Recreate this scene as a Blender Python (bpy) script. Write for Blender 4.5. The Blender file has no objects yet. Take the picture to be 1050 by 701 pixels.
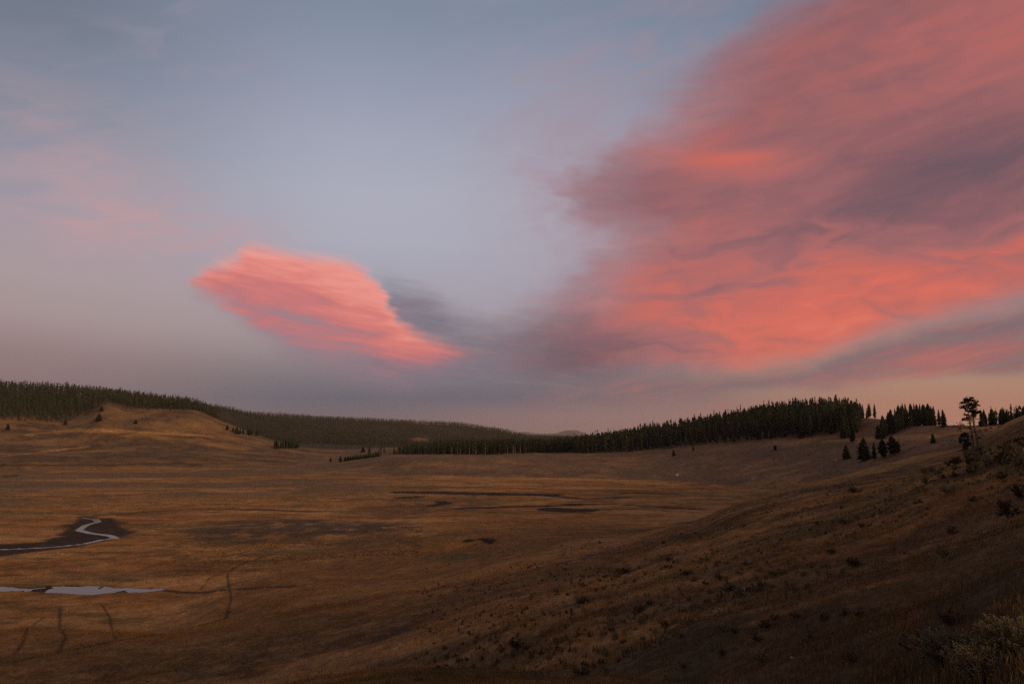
import bpy, math, random
import numpy as np
R = math.radians
SC = bpy.context.scene
COL = SC.collection
rng = np.random.default_rng(7)

# ------------------------------------------------------------------ camera
FPX, W0, H0 = 700.0, 1050.0, 701.0          # focal length in pixels of the photograph
PITCH = R(7.69)
CAMZ = 30.0                                 # eye height above the valley floor
cam_d = bpy.data.cameras.new('camera')
cam = bpy.data.objects.new('camera', cam_d); COL.objects.link(cam)
cam.location = (0, 0, CAMZ); cam.rotation_euler = (R(90) + PITCH, 0, 0)
cam_d.sensor_width = 36.0; cam_d.lens = 36.0 * FPX / W0
cam_d.clip_start = 0.1; cam_d.clip_end = 60000
SC.camera = cam

def pdir(u, v):
    """direction seen at a place of the photograph -> (azimuth deg, elevation deg, tan elevation)"""
    r = (u - W0 / 2) / FPX; up = (H0 / 2 - v) / FPX
    y = math.cos(PITCH) - up * math.sin(PITCH); z = math.sin(PITCH) + up * math.cos(PITCH)
    h = math.hypot(r, y)
    return math.degrees(math.atan2(r, y)), math.degrees(math.atan2(z, h)), z / h
def paz(u, v=450.0): return pdir(u, v)[0]
def pz(u, v, D): return CAMZ + D * pdir(u, v)[2]

def lin(c):
    return tuple(((x / 255) / 12.92 if x / 255 <= 0.04045 else ((x / 255 + 0.055) / 1.055) ** 2.4) for x in c)

# ------------------------------------------------------------------ small node language
class X:
    """a float socket with arithmetic"""
    nt = None
    def __init__(s, sock): s.s = sock
    @staticmethod
    def m(op, *args):
        n = X.nt.nodes.new('ShaderNodeMath'); n.operation = op
        for i, a in enumerate(args):
            if isinstance(a, X): X.nt.links.new(a.s, n.inputs[i])
            else: n.inputs[i].default_value = float(a)
        return X(n.outputs[0])
    def __add__(a, b): return X.m('ADD', a, b)
    __radd__ = __add__
    def __sub__(a, b): return X.m('SUBTRACT', a, b)
    def __rsub__(a, b): return X.m('SUBTRACT', b, a)
    def __mul__(a, b): return X.m('MULTIPLY', a, b)
    __rmul__ = __mul__
    def __truediv__(a, b): return X.m('DIVIDE', a, b)
    def __pow__(a, b): return X.m('POWER', a, b)
def xmax(a, b): return X.m('MAXIMUM', a, b)
def xmin(a, b): return X.m('MINIMUM', a, b)
def clamp01(a): return xmin(xmax(a, 0.0), 1.0)
def smooth(lo, hi, x):
    n = X.nt.nodes.new('ShaderNodeMapRange'); n.interpolation_type = 'SMOOTHSTEP'
    for i, a in enumerate((x, lo, hi, 0.0, 1.0)):
        if isinstance(a, X): X.nt.links.new(a.s, n.inputs[i])
        else: n.inputs[i].default_value = float(a)
    return X(n.outputs[0])
def vec(x, y, z=0.0):
    n = X.nt.nodes.new('ShaderNodeCombineXYZ')
    for i, a in enumerate((x, y, z)):
        if isinstance(a, X): X.nt.links.new(a.s, n.inputs[i])
        else: n.inputs[i].default_value = float(a)
    return n.outputs[0]
def noise(v, scale=1.0, detail=4.0, rough=0.5, dist=0.0):
    n = X.nt.nodes.new('ShaderNodeTexNoise'); n.noise_dimensions = '3D'
    X.nt.links.new(v, n.inputs['Vector'])
    n.inputs['Scale'].default_value = scale; n.inputs['Detail'].default_value = detail
    n.inputs['Roughness'].default_value = rough; n.inputs['Distortion'].default_value = dist
    return X(n.outputs['Fac'])
def curve(x, pts):
    pts = sorted(pts); xs = [p[0] for p in pts]; ys = [p[1] for p in pts]
    x0, x1 = xs[0], xs[-1]; y0, y1 = min(ys), max(ys) + 1e-6
    n = X.nt.nodes.new('ShaderNodeFloatCurve'); c = n.mapping.curves[0]
    P = [((p[0] - x0) / (x1 - x0), (p[1] - y0) / (y1 - y0)) for p in pts]
    while len(c.points) < len(P): c.points.new(0.5, 0.5)
    for q, p in zip(c.points, P): q.location = p; q.handle_type = 'AUTO_CLAMPED'
    n.mapping.update()
    t = clamp01((x - x0) / (x1 - x0)); X.nt.links.new(t.s, n.inputs['Value'])
    return X(n.outputs[0]) * (y1 - y0) + y0
def ramp(x, stops, srgb=True):
    """colour ramp over any range: stops (position, rgb 0..255)"""
    stops = sorted(stops, key=lambda s: s[0]); x0, x1 = stops[0][0], stops[-1][0]
    n = X.nt.nodes.new('ShaderNodeValToRGB'); e = n.color_ramp.elements
    n.color_ramp.interpolation = 'EASE' if len(stops) < 3 else 'LINEAR'
    e[0].position = 0.0; e[1].position = 1.0
    for p, c in stops[1:-1]: e.new((p - x0) / (x1 - x0))
    for q, (p, c) in zip(e, stops): q.color = (*(lin(c) if srgb else c), 1)
    t = (x - x0) / (x1 - x0); X.nt.links.new(t.s, n.inputs[0])
    return n.outputs[0]
def cmix(f, a, b, blend='MIX'):
    n = X.nt.nodes.new('ShaderNodeMix'); n.data_type = 'RGBA'; n.blend_type = blend; n.clamp_factor = True
    for i, s in ((0, f), (6, a), (7, b)):
        if isinstance(s, X): X.nt.links.new(s.s, n.inputs[i])
        elif isinstance(s, bpy.types.NodeSocket): X.nt.links.new(s, n.inputs[i])
        elif i == 0: n.inputs[i].default_value = s
        else: n.inputs[i].default_value = (*s, 1)
    return n.outputs[2]
# ------------------------------------------------------------------ sky and light
SUN_AZ, SUN_EL = 138.0, 9.0
HAZE = 2.8e-5                 # the after-glow lies low behind and to the right of the camera
world = bpy.data.worlds.new('World'); SC.world = world; world.use_nodes = True
nt = world.node_tree; nt.nodes.clear(); X.nt = nt
tc = nt.nodes.new('ShaderNodeTexCoord')
sx = nt.nodes.new('ShaderNodeSeparateXYZ'); nt.links.new(tc.outputs['Generated'], sx.inputs[0])
dx, dy, dz = (X(o) for o in sx.outputs)
az = X.m('ARCTAN2', dx, dy) * (180 / math.pi)
el = X.m('ARCSINE', xmin(xmax(dz, -1.0), 1.0)) * (180 / math.pi)

def P(u, v): a, e, _ = pdir(u, v); return a, e
def gauss(u, v, su, sv, rot=0.0, a=None, e=None, p=1.0):
    """soft elliptical patch round one direction of the sky (rot in degrees, up to the right positive)"""
    a0, e0 = P(u, v); da = P(u + 10, v)[0] - a0; de = P(u, v - 10)[1] - e0
    a = az if a is None else a; e = el if e is None else e
    x = (a - a0) * (10 / da); y = (e - e0) * (10 / de); c, s = math.cos(R(rot)), math.sin(R(rot))
    xr = (x * c + y * s) / su; yr = (y * c - x * s) / sv
    return X.m('EXPONENT', (xr * xr + yr * yr) * -0.5 * p)

# clear sky: three vertical runs of colour blended along the horizon
def column(u, rows, zen=(96, 108, 130), low=(110, 92, 98)):
    st = [(-10, low)] + [(P(u, v)[1], c) for v, c in rows] + [(75, zen)]
    return ramp(el, st)
cl = column(40, [(445, (118, 90, 97)), (400, (127, 99, 102)), (360, (143, 113, 111)), (320, (162, 140, 138)), (280, (168, 150, 152)),
                 (230, (162, 149, 158)), (180, (148, 146, 158)), (120, (129, 136, 152)), (60, (120, 129, 145)), (10, (112, 120, 134))])
cm = column(430, [(445, (98, 80, 92)), (408, (92, 86, 102)), (390, (114, 103, 110)), (350, (155, 139, 141)), (300, (164, 159, 170)),
                  (250, (172, 171, 184)), (200, (173, 173, 187)), (150, (164, 167, 183)), (100, (151, 157, 175)), (50, (138, 147, 166)), (10, (128, 139, 158))])
cr = column(990, [(425, (172, 116, 97)), (408, (170, 119, 99)), (392, (170, 128, 107)), (365, (160, 130, 118)), (320, (150, 132, 132)), (250, (150, 146, 158)),
                  (150, (134, 142, 160)), (50, (116, 130, 150))], zen=(96, 92, 104), low=(130, 96, 86))
a_l, a_m, a_r = paz(-60), paz(370), paz(960)
sky_c = cmix(smooth(a_l, a_m, az), cl, cm)
sky_c = cmix(smooth(paz(520), a_r, az), sky_c, cr)
# the sky behind: warm after-glow low over the hidden sun
back = ramp(el, [(-10, (150, 105, 80)), (2, (255, 190, 130)), (10, (225, 180, 150)), (25, (150, 130, 135)), (75, (96, 96, 108))])
sky_c = cmix(smooth(70, 130, X.m('ABSOLUTE', az - 20)), sky_c, back)

# silky streak fields
def strk(rot, s_along, s_across, off=0.0, detail=5.0, rough=0.55, dist=0.0):
    c, s = math.cos(R(rot)), math.sin(R(rot))
    return noise(vec((az * c + el * s) * s_along, (el * c - az * s) * s_across, off), 1.0, detail, rough, dist)
w1 = noise(vec(az * 0.10, el * 0.16, 3.1), 1.0, 3.0) - 0.5
w2 = noise(vec(az * 0.10, el * 0.16, 9.7), 1.0, 3.0) - 0.5
wf1 = noise(vec(az * 0.35, el * 0.9, 13.1), 1.0, 4.0) - 0.5
wf2 = noise(vec(az * 0.30, el * 0.9, 19.7), 1.0, 4.0) - 0.5
aw, ew = az + w1 * 4.0 + wf1 * 2.4, el + w2 * 2.4 + wf2 * 0.9
s_h = strk(6, 0.13, 0.85, 1.0)
s_f = strk(-8, 0.22, 1.9, 4.0)
s_u = strk(14, 0.16, 0.55, 7.0, dist=0.6)
cl_n = noise(vec(aw * 0.20, ew * 0.42, 5.0), 1.0, 5.0, 0.55, 0.8)

# thin rosy veils on the left
v1 = (gauss(105, 195, 100, 50, -22) * 0.65 + gauss(150, 234, 90, 18, 2) * 1.1 + gauss(25, 140, 70, 40, -10) * 0.2) * smooth(0.28, 0.66, s_u * 0.6 + cl_n * 0.4)
sky_c = cmix(clamp01(v1) * 0.85, sky_c, lin((188, 153, 155)))
v2 = gauss(190, 70, 80, 60, -35) * smooth(0.42, 0.7, s_u) * 0.35 + gauss(560, 110, 60, 120, 20) * smooth(0.4, 0.7, s_u) * 0.3
sky_c = cmix(clamp01(v2), sky_c, lin((160, 148, 162)))
v3 = gauss(600, 190, 62, 70, 20) * (smooth(0.25, 0.7, cl_n) * 0.5 + 0.3) + gauss(690, 40, 60, 45, 30) * smooth(0.35, 0.65, s_u) * 0.35
sky_c = cmix(clamp01(v3), sky_c, lin((168, 136, 146)))
v4 = gauss(470, 300, 120, 30, 0) * smooth(0.45, 0.65, s_f) * 0.35
sky_c = cmix(clamp01(v4), sky_c, lin((176, 158, 170)))

sky_c = cmix(gauss(610, 428, 130, 13, 0) * 0.55, sky_c, lin((154, 113, 111)))
sky_c = cmix(gauss(160, 305, 110, 35, 0) * 0.3, sky_c, lin((170, 148, 146)))
# grey tail between the two clouds
t_top = curve(aw, [P(*p) for p in ((330, 345), (385, 282), (420, 288), (450, 302), (480, 316), (520, 322), (560, 316), (600, 312), (660, 306))])
t_bot = curve(aw, [P(*p) for p in ((330, 360), (390, 392), (450, 396), (520, 394), (600, 402), (660, 404))])
tail = smooth(-0.8, 2.4, t_top - ew + (s_f - 0.5) * 2.0) * smooth(-0.8, 1.4, ew - t_bot) * smooth(paz(365), paz(405), aw) * smooth(paz(690), paz(600), aw)
tail = tail * (smooth(0.30, 0.58, s_f * 0.5 + s_h * 0.5) * 0.4 + 0.55)
sky_c = cmix(tail * 0.9, sky_c, ramp(s_f, [(0.3, (103, 96, 111)), (0.55, (119, 106, 118)), (0.75, (146, 120, 126))]))

# the lens shaped cloud on the left
l_top = curve(aw, [P(*p) for p in ((190, 284), (215, 271), (240, 259), (252, 246), (268, 247), (285, 252), (300, 255), (330, 259), (358, 266), (382, 282), (398, 306), (412, 326), (440, 342), (480, 351), (520, 356))])
l_bot = curve(aw, [P(*p) for p in ((190, 290), (220, 314), (250, 342), (280, 364), (320, 386), (360, 400), (400, 409), (440, 408), (475, 396), (520, 372))])
ef = el + wf2 * 0.55 + w2 * 0.6
thick = xmax(l_top - l_bot, 0.05)
hrel = (ef - l_bot) / thick                                 # 0 underside .. 1 top
s_l2 = strk(-9, 0.30, 2.6, 23.0, 3.0, 0.5, 0.6)
s_l = strk(-7, 0.16, 0.95, 21.0, 3.0, 0.5, 0.8)
l_mask = smooth(-0.35, 1.35, l_top - ef + (s_l2 - 0.5) * 0.9) * smooth(-0.6, 2.4, ef - l_bot) * smooth(paz(188), paz(206), aw) * smooth(paz(520), paz(440), aw)
hb = hrel * 0.92 + 0.12 - smooth(paz(395), paz(485), az) * 0.40 + (s_l - 0.5) * 0.72 + (s_l2 - 0.5) * 0.38 + wf2 * 0.2 - gauss(322, 328, 42, 7, -10) * 0.30 - gauss(285, 296, 45, 9, -6) * 0.18 - gauss(430, 392, 90, 20, -10) * 0.40 - gauss(300, 366, 50, 14, -30) * 0.12
l_col = ramp(hb, [(-0.2, (128, 104, 118)), (0.10, (148, 106, 118)), (0.28, (178, 108, 113)), (0.48, (206, 112, 107)), (0.70, (222, 122, 110)), (0.92, (238, 144, 128)), (1.2, (243, 162, 145))])
sky_c = cmix(l_mask * (smooth(0.0, 0.45, hb) * 0.36 + 0.58), sky_c, l_col)

# the great cloud on the right
edge = curve(ew, [(P(*p)[1], P(*p)[0]) for p in ((830, -40), (790, 8), (735, 50), (700, 78), (688, 105), (668, 130), (625, 150), (592, 172), (578, 200), (590, 222), (622, 240), (604, 262), (578, 286), (552, 312), (532, 342), (520, 372), (520, 398))])
bot = curve(aw, [P(*p) for p in ((500, 396), (600, 398), (650, 394), (700, 392), (760, 389), (815, 384), (860, 366), (900, 350), (950, 337), (1000, 326), (1080, 305))])
ge = aw - edge + (s_f - 0.5) * 3.0 + (cl_n - 0.5) * 2.0
g_mask = (smooth(-3.2, 3.2, ge) * 0.58 + smooth(-0.5, 9.5, ge) * 0.42) * smooth(-0.7, 2.3, ew - bot)
far_fade = smooth(120, 75, az) * smooth(58, 44, el)
B = (gauss(840, 345, 100, 36, 12) * 0.34 + gauss(700, 335, 90, 40, -5) * 0.20 + gauss(970, 285, 120, 34, 14) * 0.26 + gauss(800, 270, 130, 45, 0) * 0.10
     + gauss(1040, 50, 90, 80, 20) * 0.14 + gauss(700, 140, 35, 40, 0) * 0.14 + gauss(775, 172, 50, 11, -8) * 0.20
     + gauss(765, 161, 44, 5, -3) * 0.16 + gauss(640, 290, 40, 25, 20) * 0.10 - gauss(985, 165, 105, 36, 8) * 0.36 - gauss(880, 215, 130, 26, 6) * 0.10 - gauss(645, 200, 50, 20, 0) * 0.14
     - gauss(1010, 238, 60, 15, 14) * 0.22 - gauss(585, 362, 65, 38, 0) * 0.34 - gauss(800, 352, 24, 8, -8) * 0.24 - gauss(785, 318, 30, 7, 0) * 0.16 - gauss(905, 325, 40, 6, 14) * 0.12
     - gauss(655, 388, 100, 12, 0) * 0.26)
fold = noise(vec(aw * 0.17 + w2 * 2.2, ew * 0.50 + w1 * 2.0, 51.0), 1.0, 2.5, 0.45, 1.0) - 0.5
fib = strk(7, 0.24, 1.7, 33.0, 3.0, 0.5, 0.8) - 0.5
core = gauss(850, 315, 190, 75, 8)
tex = fold * (0.30 + core * 0.75) + (s_h - 0.5) * 0.30 + fib * (0.05 + core * 0.10)
g_b = B + 0.395 + tex
g_col = ramp(g_b, [(0.0, (108, 75, 82)), (0.2, (130, 83, 87)), (0.38, (154, 95, 95)), (0.54, (175, 100, 95)), (0.74, (203, 101, 86)), (0.95, (218, 105, 85)), (1.2, (232, 122, 97))])
g_al = g_mask * far_fade * (smooth(0.05, 0.5, g_b) * 0.06 + 0.91)
sky_c = cmix(g_al, sky_c, g_col)
# mauve band under it, rosy towards the right
b_low = curve(aw, [P(*p) for p in ((500, 412), (600, 418), (700, 414), (800, 407), (880, 400), (950, 391), (1000, 388), (1080, 380))])
band = smooth(-0.5, 1.2, bot - ew + 0.4) * smooth(-0.35, 1.1, ew - b_low) * smooth(paz(520), paz(640), aw) * far_fade
sb = strk(12, 0.20, 1.5, 41.0, 5.0, 0.55, 0.3)
band_c = ramp(sb + gauss(980, 365, 90, 12, 10) * 0.30 - gauss(1020, 342, 60, 9, 12) * 0.12, [(0.3, (112, 90, 97)), (0.5, (130, 97, 101)), (0.62, (148, 96, 97)), (0.85, (172, 98, 94))])
sky_c = cmix(band * (smooth(0.3, 0.5, sb) * 0.3 + 0.62), sky_c, band_c)
# dull high overcast above and behind the frame
ov = smooth(38, 52, el) * smooth(0.3, 0.7, noise(vec(dx * 3, dy * 3, dz * 3), 1.0, 4.0))
sky_c = cmix(ov * 0.6, sky_c, lin((112, 98, 104)))

nish = nt.nodes.new('ShaderNodeTexSky'); nish.sky_type = 'NISHITA'; nish.sun_disc = False
nish.sun_elevation = R(SUN_EL); nish.sun_rotation = R(SUN_AZ)
nish.altitude = 2400; nish.dust_density = 2.0; nish.air_density = 1.0
bg1 = nt.nodes.new('ShaderNodeBackground'); nt.links.new(nish.outputs[0], bg1.inputs[0]); bg1.inputs[1].default_value = 0.05
bg2 = nt.nodes.new('ShaderNodeBackground'); nt.links.new(sky_c, bg2.inputs[0]); bg2.inputs[1].default_value = 1.1
NISH_MIX = 0.12
mxs = nt.nodes.new('ShaderNodeMixShader'); mxs.inputs[0].default_value = 1 - NISH_MIX
nt.links.new(bg1.outputs[0], mxs.inputs[1]); nt.links.new(bg2.outputs[0], mxs.inputs[2])
wo = nt.nodes.new('ShaderNodeOutputWorld'); nt.links.new(mxs.outputs[0], wo.inputs[0])
world.cycles.sampling_method = 'MANUAL'; world.cycles.sample_map_resolution = 512

sun_d = bpy.data.lights.new('sun', 'SUN'); sun_d.energy = 4.0; sun_d.angle = R(16); sun_d.color = (1.0, 0.63, 0.30)
sun = bpy.data.objects.new('sun', sun_d); COL.objects.link(sun)
sun.location = (60, -60, 120)
sa, se = R(SUN_AZ), R(SUN_EL)               # azimuth from +Y towards +X
sun.rotation_euler = (R(90) - se, 0, math.pi - sa)
vs = SC.view_settings
vs.view_transform = 'Standard'; vs.look = 'None'; vs.exposure = 0.0; vs.gamma = 1.0; vs.use_curve_mapping = False
# ------------------------------------------------------------------ numeric helpers
def pchip(x, y, q):
    x = np.asarray(x, float); y = np.asarray(y, float); q = np.clip(q, x[0], x[-1])
    h = np.diff(x); d = np.diff(y) / h; m = np.zeros_like(y)
    if len(x) > 2:
        s = d[:-1] * d[1:] > 0
        w1 = 2 * h[1:] + h[:-1]; w2 = h[1:] + 2 * h[:-1]
        with np.errstate(divide='ignore', invalid='ignore'):
            hm = (w1 + w2) / (w1 / d[:-1] + w2 / d[1:])
        m[1:-1] = np.where(s, hm, 0.0)
    m[0] = d[0]; m[-1] = d[-1]
    i = np.clip(np.searchsorted(x, q) - 1, 0, len(x) - 2); t = (q - x[i]) / h[i]
    t2 = t * t; t3 = t2 * t
    return (2 * t3 - 3 * t2 + 1) * y[i] + (t3 - 2 * t2 + t) * h[i] * m[i] + (-2 * t3 + 3 * t2) * y[i + 1] + (t3 - t2) * h[i] * m[i + 1]
def sstep(a, b, x):
    t = np.clip((x - a) / (b - a), 0, 1); return t * t * (3 - 2 * t)
def vnoise(x, y, seed=0):
    """value noise, 0..1"""
    xi = np.floor(x).astype(np.int64); yi = np.floor(y).astype(np.int64); fx = x - xi; fy = y - yi
    fx = fx * fx * fx * (fx * (fx * 6 - 15) + 10); fy = fy * fy * fy * (fy * (fy * 6 - 15) + 10)
    def hsh(a, b):
        n = (a * 374761393 + b * 668265263 + seed * 1274126177) & 0xFFFFFFFF
        n = ((n ^ (n >> 13)) * 1274126177) & 0xFFFFFFFF
        return ((n ^ (n >> 16)) & 0xFFFF) / 65535.0
    a = hsh(xi, yi); b = hsh(xi + 1, yi); c = hsh(xi, yi + 1); d = hsh(xi + 1, yi + 1)
    return (a + (b - a) * fx) * (1 - fy) + (c + (d - c) * fx) * fy
def fbm(x, y, octv=4, seed=0, gain=0.5):
    s = 0; a = 1; t = 0
    for i in range(octv):
        s = s + a * vnoise(x * 2 ** i + 17.3 * i, y * 2 ** i - 9.1 * i, seed + i); t += a; a *= gain
    return s / t

# ------------------------------------------------------------------ the land, as a height field round the viewpoint
AZ = np.concatenate([np.arange(-180, -60, 4.0), np.arange(-60, -42, 0.6), np.arange(-42, 42, 0.09), np.arange(42, 60, 0.6), np.arange(60, 180, 4.0)])
def geom(a, b, k):
    n = int(math.ceil(math.log(b / a) / k)); return a * (b / a) ** (np.arange(n) / n)
DD = np.concatenate([geom(0.5, 3, 0.12), geom(3, 120, 0.005), geom(120, 300, 0.0045), geom(300, 1000, 0.0075), geom(1000, 3200, 0.014), geom(3200, 26000, 0.06), [26000.0]])
NA, ND = len(AZ), len(DD)
LD = np.log(DD)
def loft(cols):
    """cols: list of (azimuth, [(D, z), ...] all the same length) -> heights on the AZ x DD table"""
    cols = sorted(cols); a = [c[0] for c in cols]
    K = len(cols[0][1]); Dk = []; zk = []
    for k in range(K):
        Dk.append(np.exp(pchip(a, [math.log(c[1][k][0]) for c in cols], AZ))); zk.append(pchip(a, [c[1][k][1] for c in cols], AZ))
    Dk = np.array(Dk).T; zk = np.array(zk).T; out = np.empty((NA, ND))
    for i in range(NA): out[i] = pchip(np.log(Dk[i]), zk[i], LD)
    return out
def L(u, *kn):
    """a column over image position u: knots (D, v) turned into heights, or (D, ('z', z))"""
    return (paz(u), [(D, v[1]) if isinstance(v, tuple) else (D, pz(u, v, D)) for D, v in kn])
Z = lambda z: ('z', z)
G0 = 28.4
# the hillside the camera stands on
hill_cols = [  # columns behind the viewer: unseen rise shaped to block the low sun
    (-180, [(0.5, G0), (8, 29), (16, 30), (28, 32), (50, 33), (90, 36), (140, 40), (190, 43), (250, 44), (320, 40)]),
    (-120, [(0.5, G0), (8, 28), (16, 27.5), (28, 27), (50, 27), (90, 28), (140, 30), (190, 30), (250, 28), (320, 20)]),
    (-75, [(0.5, G0), (8, 26.5), (16, 23.5), (28, 19), (50, 11), (75, 5), (110, 2), (140, 0.5), (180, -1), (260, -5)]),
    L(0, (0.5, Z(G0)), (8, Z(26.3)), (16, Z(23.2)), (28, Z(18.5)), (50, Z(9.5)), (75, 701), (103, 644), (122, Z(-0.3)), (180, Z(-1)), (260, Z(-5))),
    L(150, (0.5, Z(G0)), (8, Z(26.6)), (16, Z(23.8)), (28, Z(19.6)), (46, Z(12.5)), (66, 701), (92, 650), (126, Z(-0.3)), (165, Z(-1.0)), (260, Z(-5))),
    L(300, (0.5, Z(G0)), (8, Z(26.8)), (16, Z(24.3)), (28, Z(20.6)), (40, Z(16.0)), (54, 701), (75, 655), (105, 618), (160, 582), (260, Z(-4))),
    L(420, (0.5, Z(G0)), (7, Z(27.1)), (14, Z(25.2)), (22, Z(22.9)), (30, Z(20.4)), (40, 701), (58, 655), (86, 617), (140, 580), (290, Z(-3))),
    L(525, (0.5, Z(G0)), (6, Z(27.4)), (12, Z(25.8)), (18, Z(24.1)), (22, Z(22.7)), (28, 701), (42, 652), (66, 612), (115, 574), (310, Z(-3))),
    L(620, (0.5, Z(G0)), (5, Z(27.6)), (9, Z(26.6)), (13, Z(25.6)), (16, Z(24.8)), (20, 701), (30, 652), (52, 608), (105, 567), (290, Z(-3))),
    L(700, (0.5, Z(G0)), (4, Z(27.8)), (7, Z(27.1)), (10, Z(26.4)), (15, 701), (22, 652), (36, 612), (70, 570), (155, 536), (270, Z(-4))),
    L(750, (0.5, Z(G0)), (4, Z(27.8)), (6, Z(27.4)), (9, Z(26.8)), (12.5, 701), (19, 652), (33, 606), (66, 560), (160, 517), (270, Z(-4))),
    L(800, (0.5, Z(G0)), (3, Z(28.0)), (5, Z(27.6)), (8, Z(27.1)), (11, 701), (17, 650), (30, 600), (62, 552), (168, 502), (280, Z(-2))),
    L(850, (0.5, Z(G0)), (3, Z(28.0)), (4.5, Z(27.7)), (7, Z(27.3)), (9.5, 701), (15, 648), (27, 595), (58, 545), (185, 488), (290, Z(3))),
    L(900, (0.5, Z(G0)), (2.5, Z(28.1)), (4, Z(27.8)), (6, Z(27.5)), (8.2, 701), (13, 645), (24, 590), (58, 532), (200, 476), (310, Z(10))),
    L(950, (0.5, Z(G0)), (2.2, Z(28.2)), (3.5, Z(27.9)), (5.2, Z(27.7)), (7.2, 701), (11.5, 638), (22, 582), (56, 515), (215, 463), (330, Z(18))),
    L(1000, (0.5, Z(G0)), (2, Z(28.2)), (3.2, Z(28.0)), (4.7, Z(27.8)), (6.4, 701), (10, 632), (20, 572), (52, 508), (240, 450), (345, Z(24))),
    L(1050, (0.5, Z(G0)), (1.8, Z(28.3)), (2.8, Z(28.1)), (4.2, Z(28.0)), (5.8, 701), (9, 625), (18, 565), (48, 500), (300, 429), (420, Z(28))),
    L(1150, (0.5, Z(G0)), (1.8, Z(28.3)), (2.8, Z(28.2)), (4.2, Z(28.2)), (6, Z(28.1)), (9, Z(28.1)), (18, Z(28.3)), (60, Z(29.4)), (300, Z(42)), (480, Z(34))),
    (75, [(0.5, G0), (1.8, 28.5), (3, 28.5), (4.5, 28.6), (7, 28.8), (10, 29.2), (20, 30.0), (60, 33), (280, 48), (480, 42)]),
    (130, [(0.5, G0), (4, 28.7), (8, 29.2), (12, 30), (18, 31), (28, 33), (50, 34.5), (100, 39), (240, 48), (420, 44)]),
    (180, [(0.5, G0), (8, 29), (16, 30), (28, 32), (50, 33), (90, 36), (140, 40), (190, 43), (250, 44), (320, 40)]),
]
H = loft(hill_cols)
A2 = AZ[:, None]; D2 = DD[None, :]
XX = D2 * np.sin(np.radians(A2)); YY = D2 * np.cos(np.radians(A2))
AA = np.broadcast_to(A2, XX.shape); DM = np.broadcast_to(D2, XX.shape)
def bump(u0, D0, su, sD, h):
    """a low spur or hollow on the slope"""
    return h * np.exp(-0.5 * ((A2 - paz(u0)) / (su / 12.2)) ** 2 - 0.5 * ((LD[None, :] - math.log(D0)) / sD) ** 2)
# brushy near spur on the right and the dips behind it
H += bump(1045, 105, 50, 0.16, 0.8) + bump(1010, 100, 45, 0.16, 0.5) - bump(985, 165, 70, 0.16, 1.6) - bump(1060, 170, 60, 0.2, 1.6)
H += bump(905, 225, 60, 0.08, 0.6) - bump(940, 130, 50, 0.16, 1.2)
def ridge(foot, top, back=None):
    """a hill: foot, (mid..), crest given per column as ((u, v, D), ...) lists; falls away behind"""
    pass
rim_cols = [   # bench beyond the meadow and the wooded hill on the right
    L(-150, (700, Z(-3)), (760, Z(-2)), (850, Z(-1)), (1000, Z(0)), (1400, Z(0)), (2000, Z(-5))),
    L(280, (640, Z(-3)), (700, Z(-1.0)), (800, Z(0.5)), (1000, Z(1)), (1400, Z(1)), (2000, Z(-5))),
    L(360, (560, Z(-1)), (600, Z(1.2)), (700, 471), (900, Z(5)), (1300, Z(4)), (2000, Z(-5))),
    L(420, (500, Z(-1)), (530, 484), (620, 468), (720, 467), (1200, Z(6)), (2000, Z(-5))),
    L(500, (480, Z(-1)), (505, 486), (600, 470), (680, 467), (1200, Z(7)), (2000, Z(-5))),
    L(590, (465, Z(-1)), (490, 488), (580, 473), (660, 466), (1000, Z(11)), (1800, Z(0))),
    L(650, (450, Z(-1)), (470, 491), (560, 476), (640, 464), (820, 453), (1500, Z(5))),
    L(700, (435, Z(-1)), (455, 494), (540, 474), (610, 460), (800, 446), (1400, Z(10))),
    L(750, (410, Z(-1)), (430, 496), (510, 474), (590, 456), (780, 437), (1300, Z(15))),
    L(800, (390, Z(-1)), (410, 494), (500, 470), (570, 451), (760, 429), (1200, Z(20))),
    L(840, (380, Z(0)), (405, 486), (480, 466), (555, 449), (740, 426), (1100, Z(25))),
    L(870, (370, Z(1)), (400, 480), (470, 462), (540, 447), (700, 427), (1000, Z(28))),
    L(900, (360, Z(3)), (390, 473), (440, 460), (500, 446), (620, 430), (900, Z(28))),
    L(950, (355, Z(8)), (380, 462), (410, 453), (440, 444), (500, 436), (800, Z(26))),
    L(1000, (355, Z(15)), (375, 455), (400, 448), (430, 440), (470, 436), (800, Z(26))),
    L(1050, (360, Z(20)), (380, 450), (410, 442), (430, 436), (470, 432), (800, Z(28))),
    L(1200, (360, Z(24)), (380, Z(28)), (410, Z(34)), (430, Z(40)), (470, Z(44)), (800, Z(36))),
]
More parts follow.
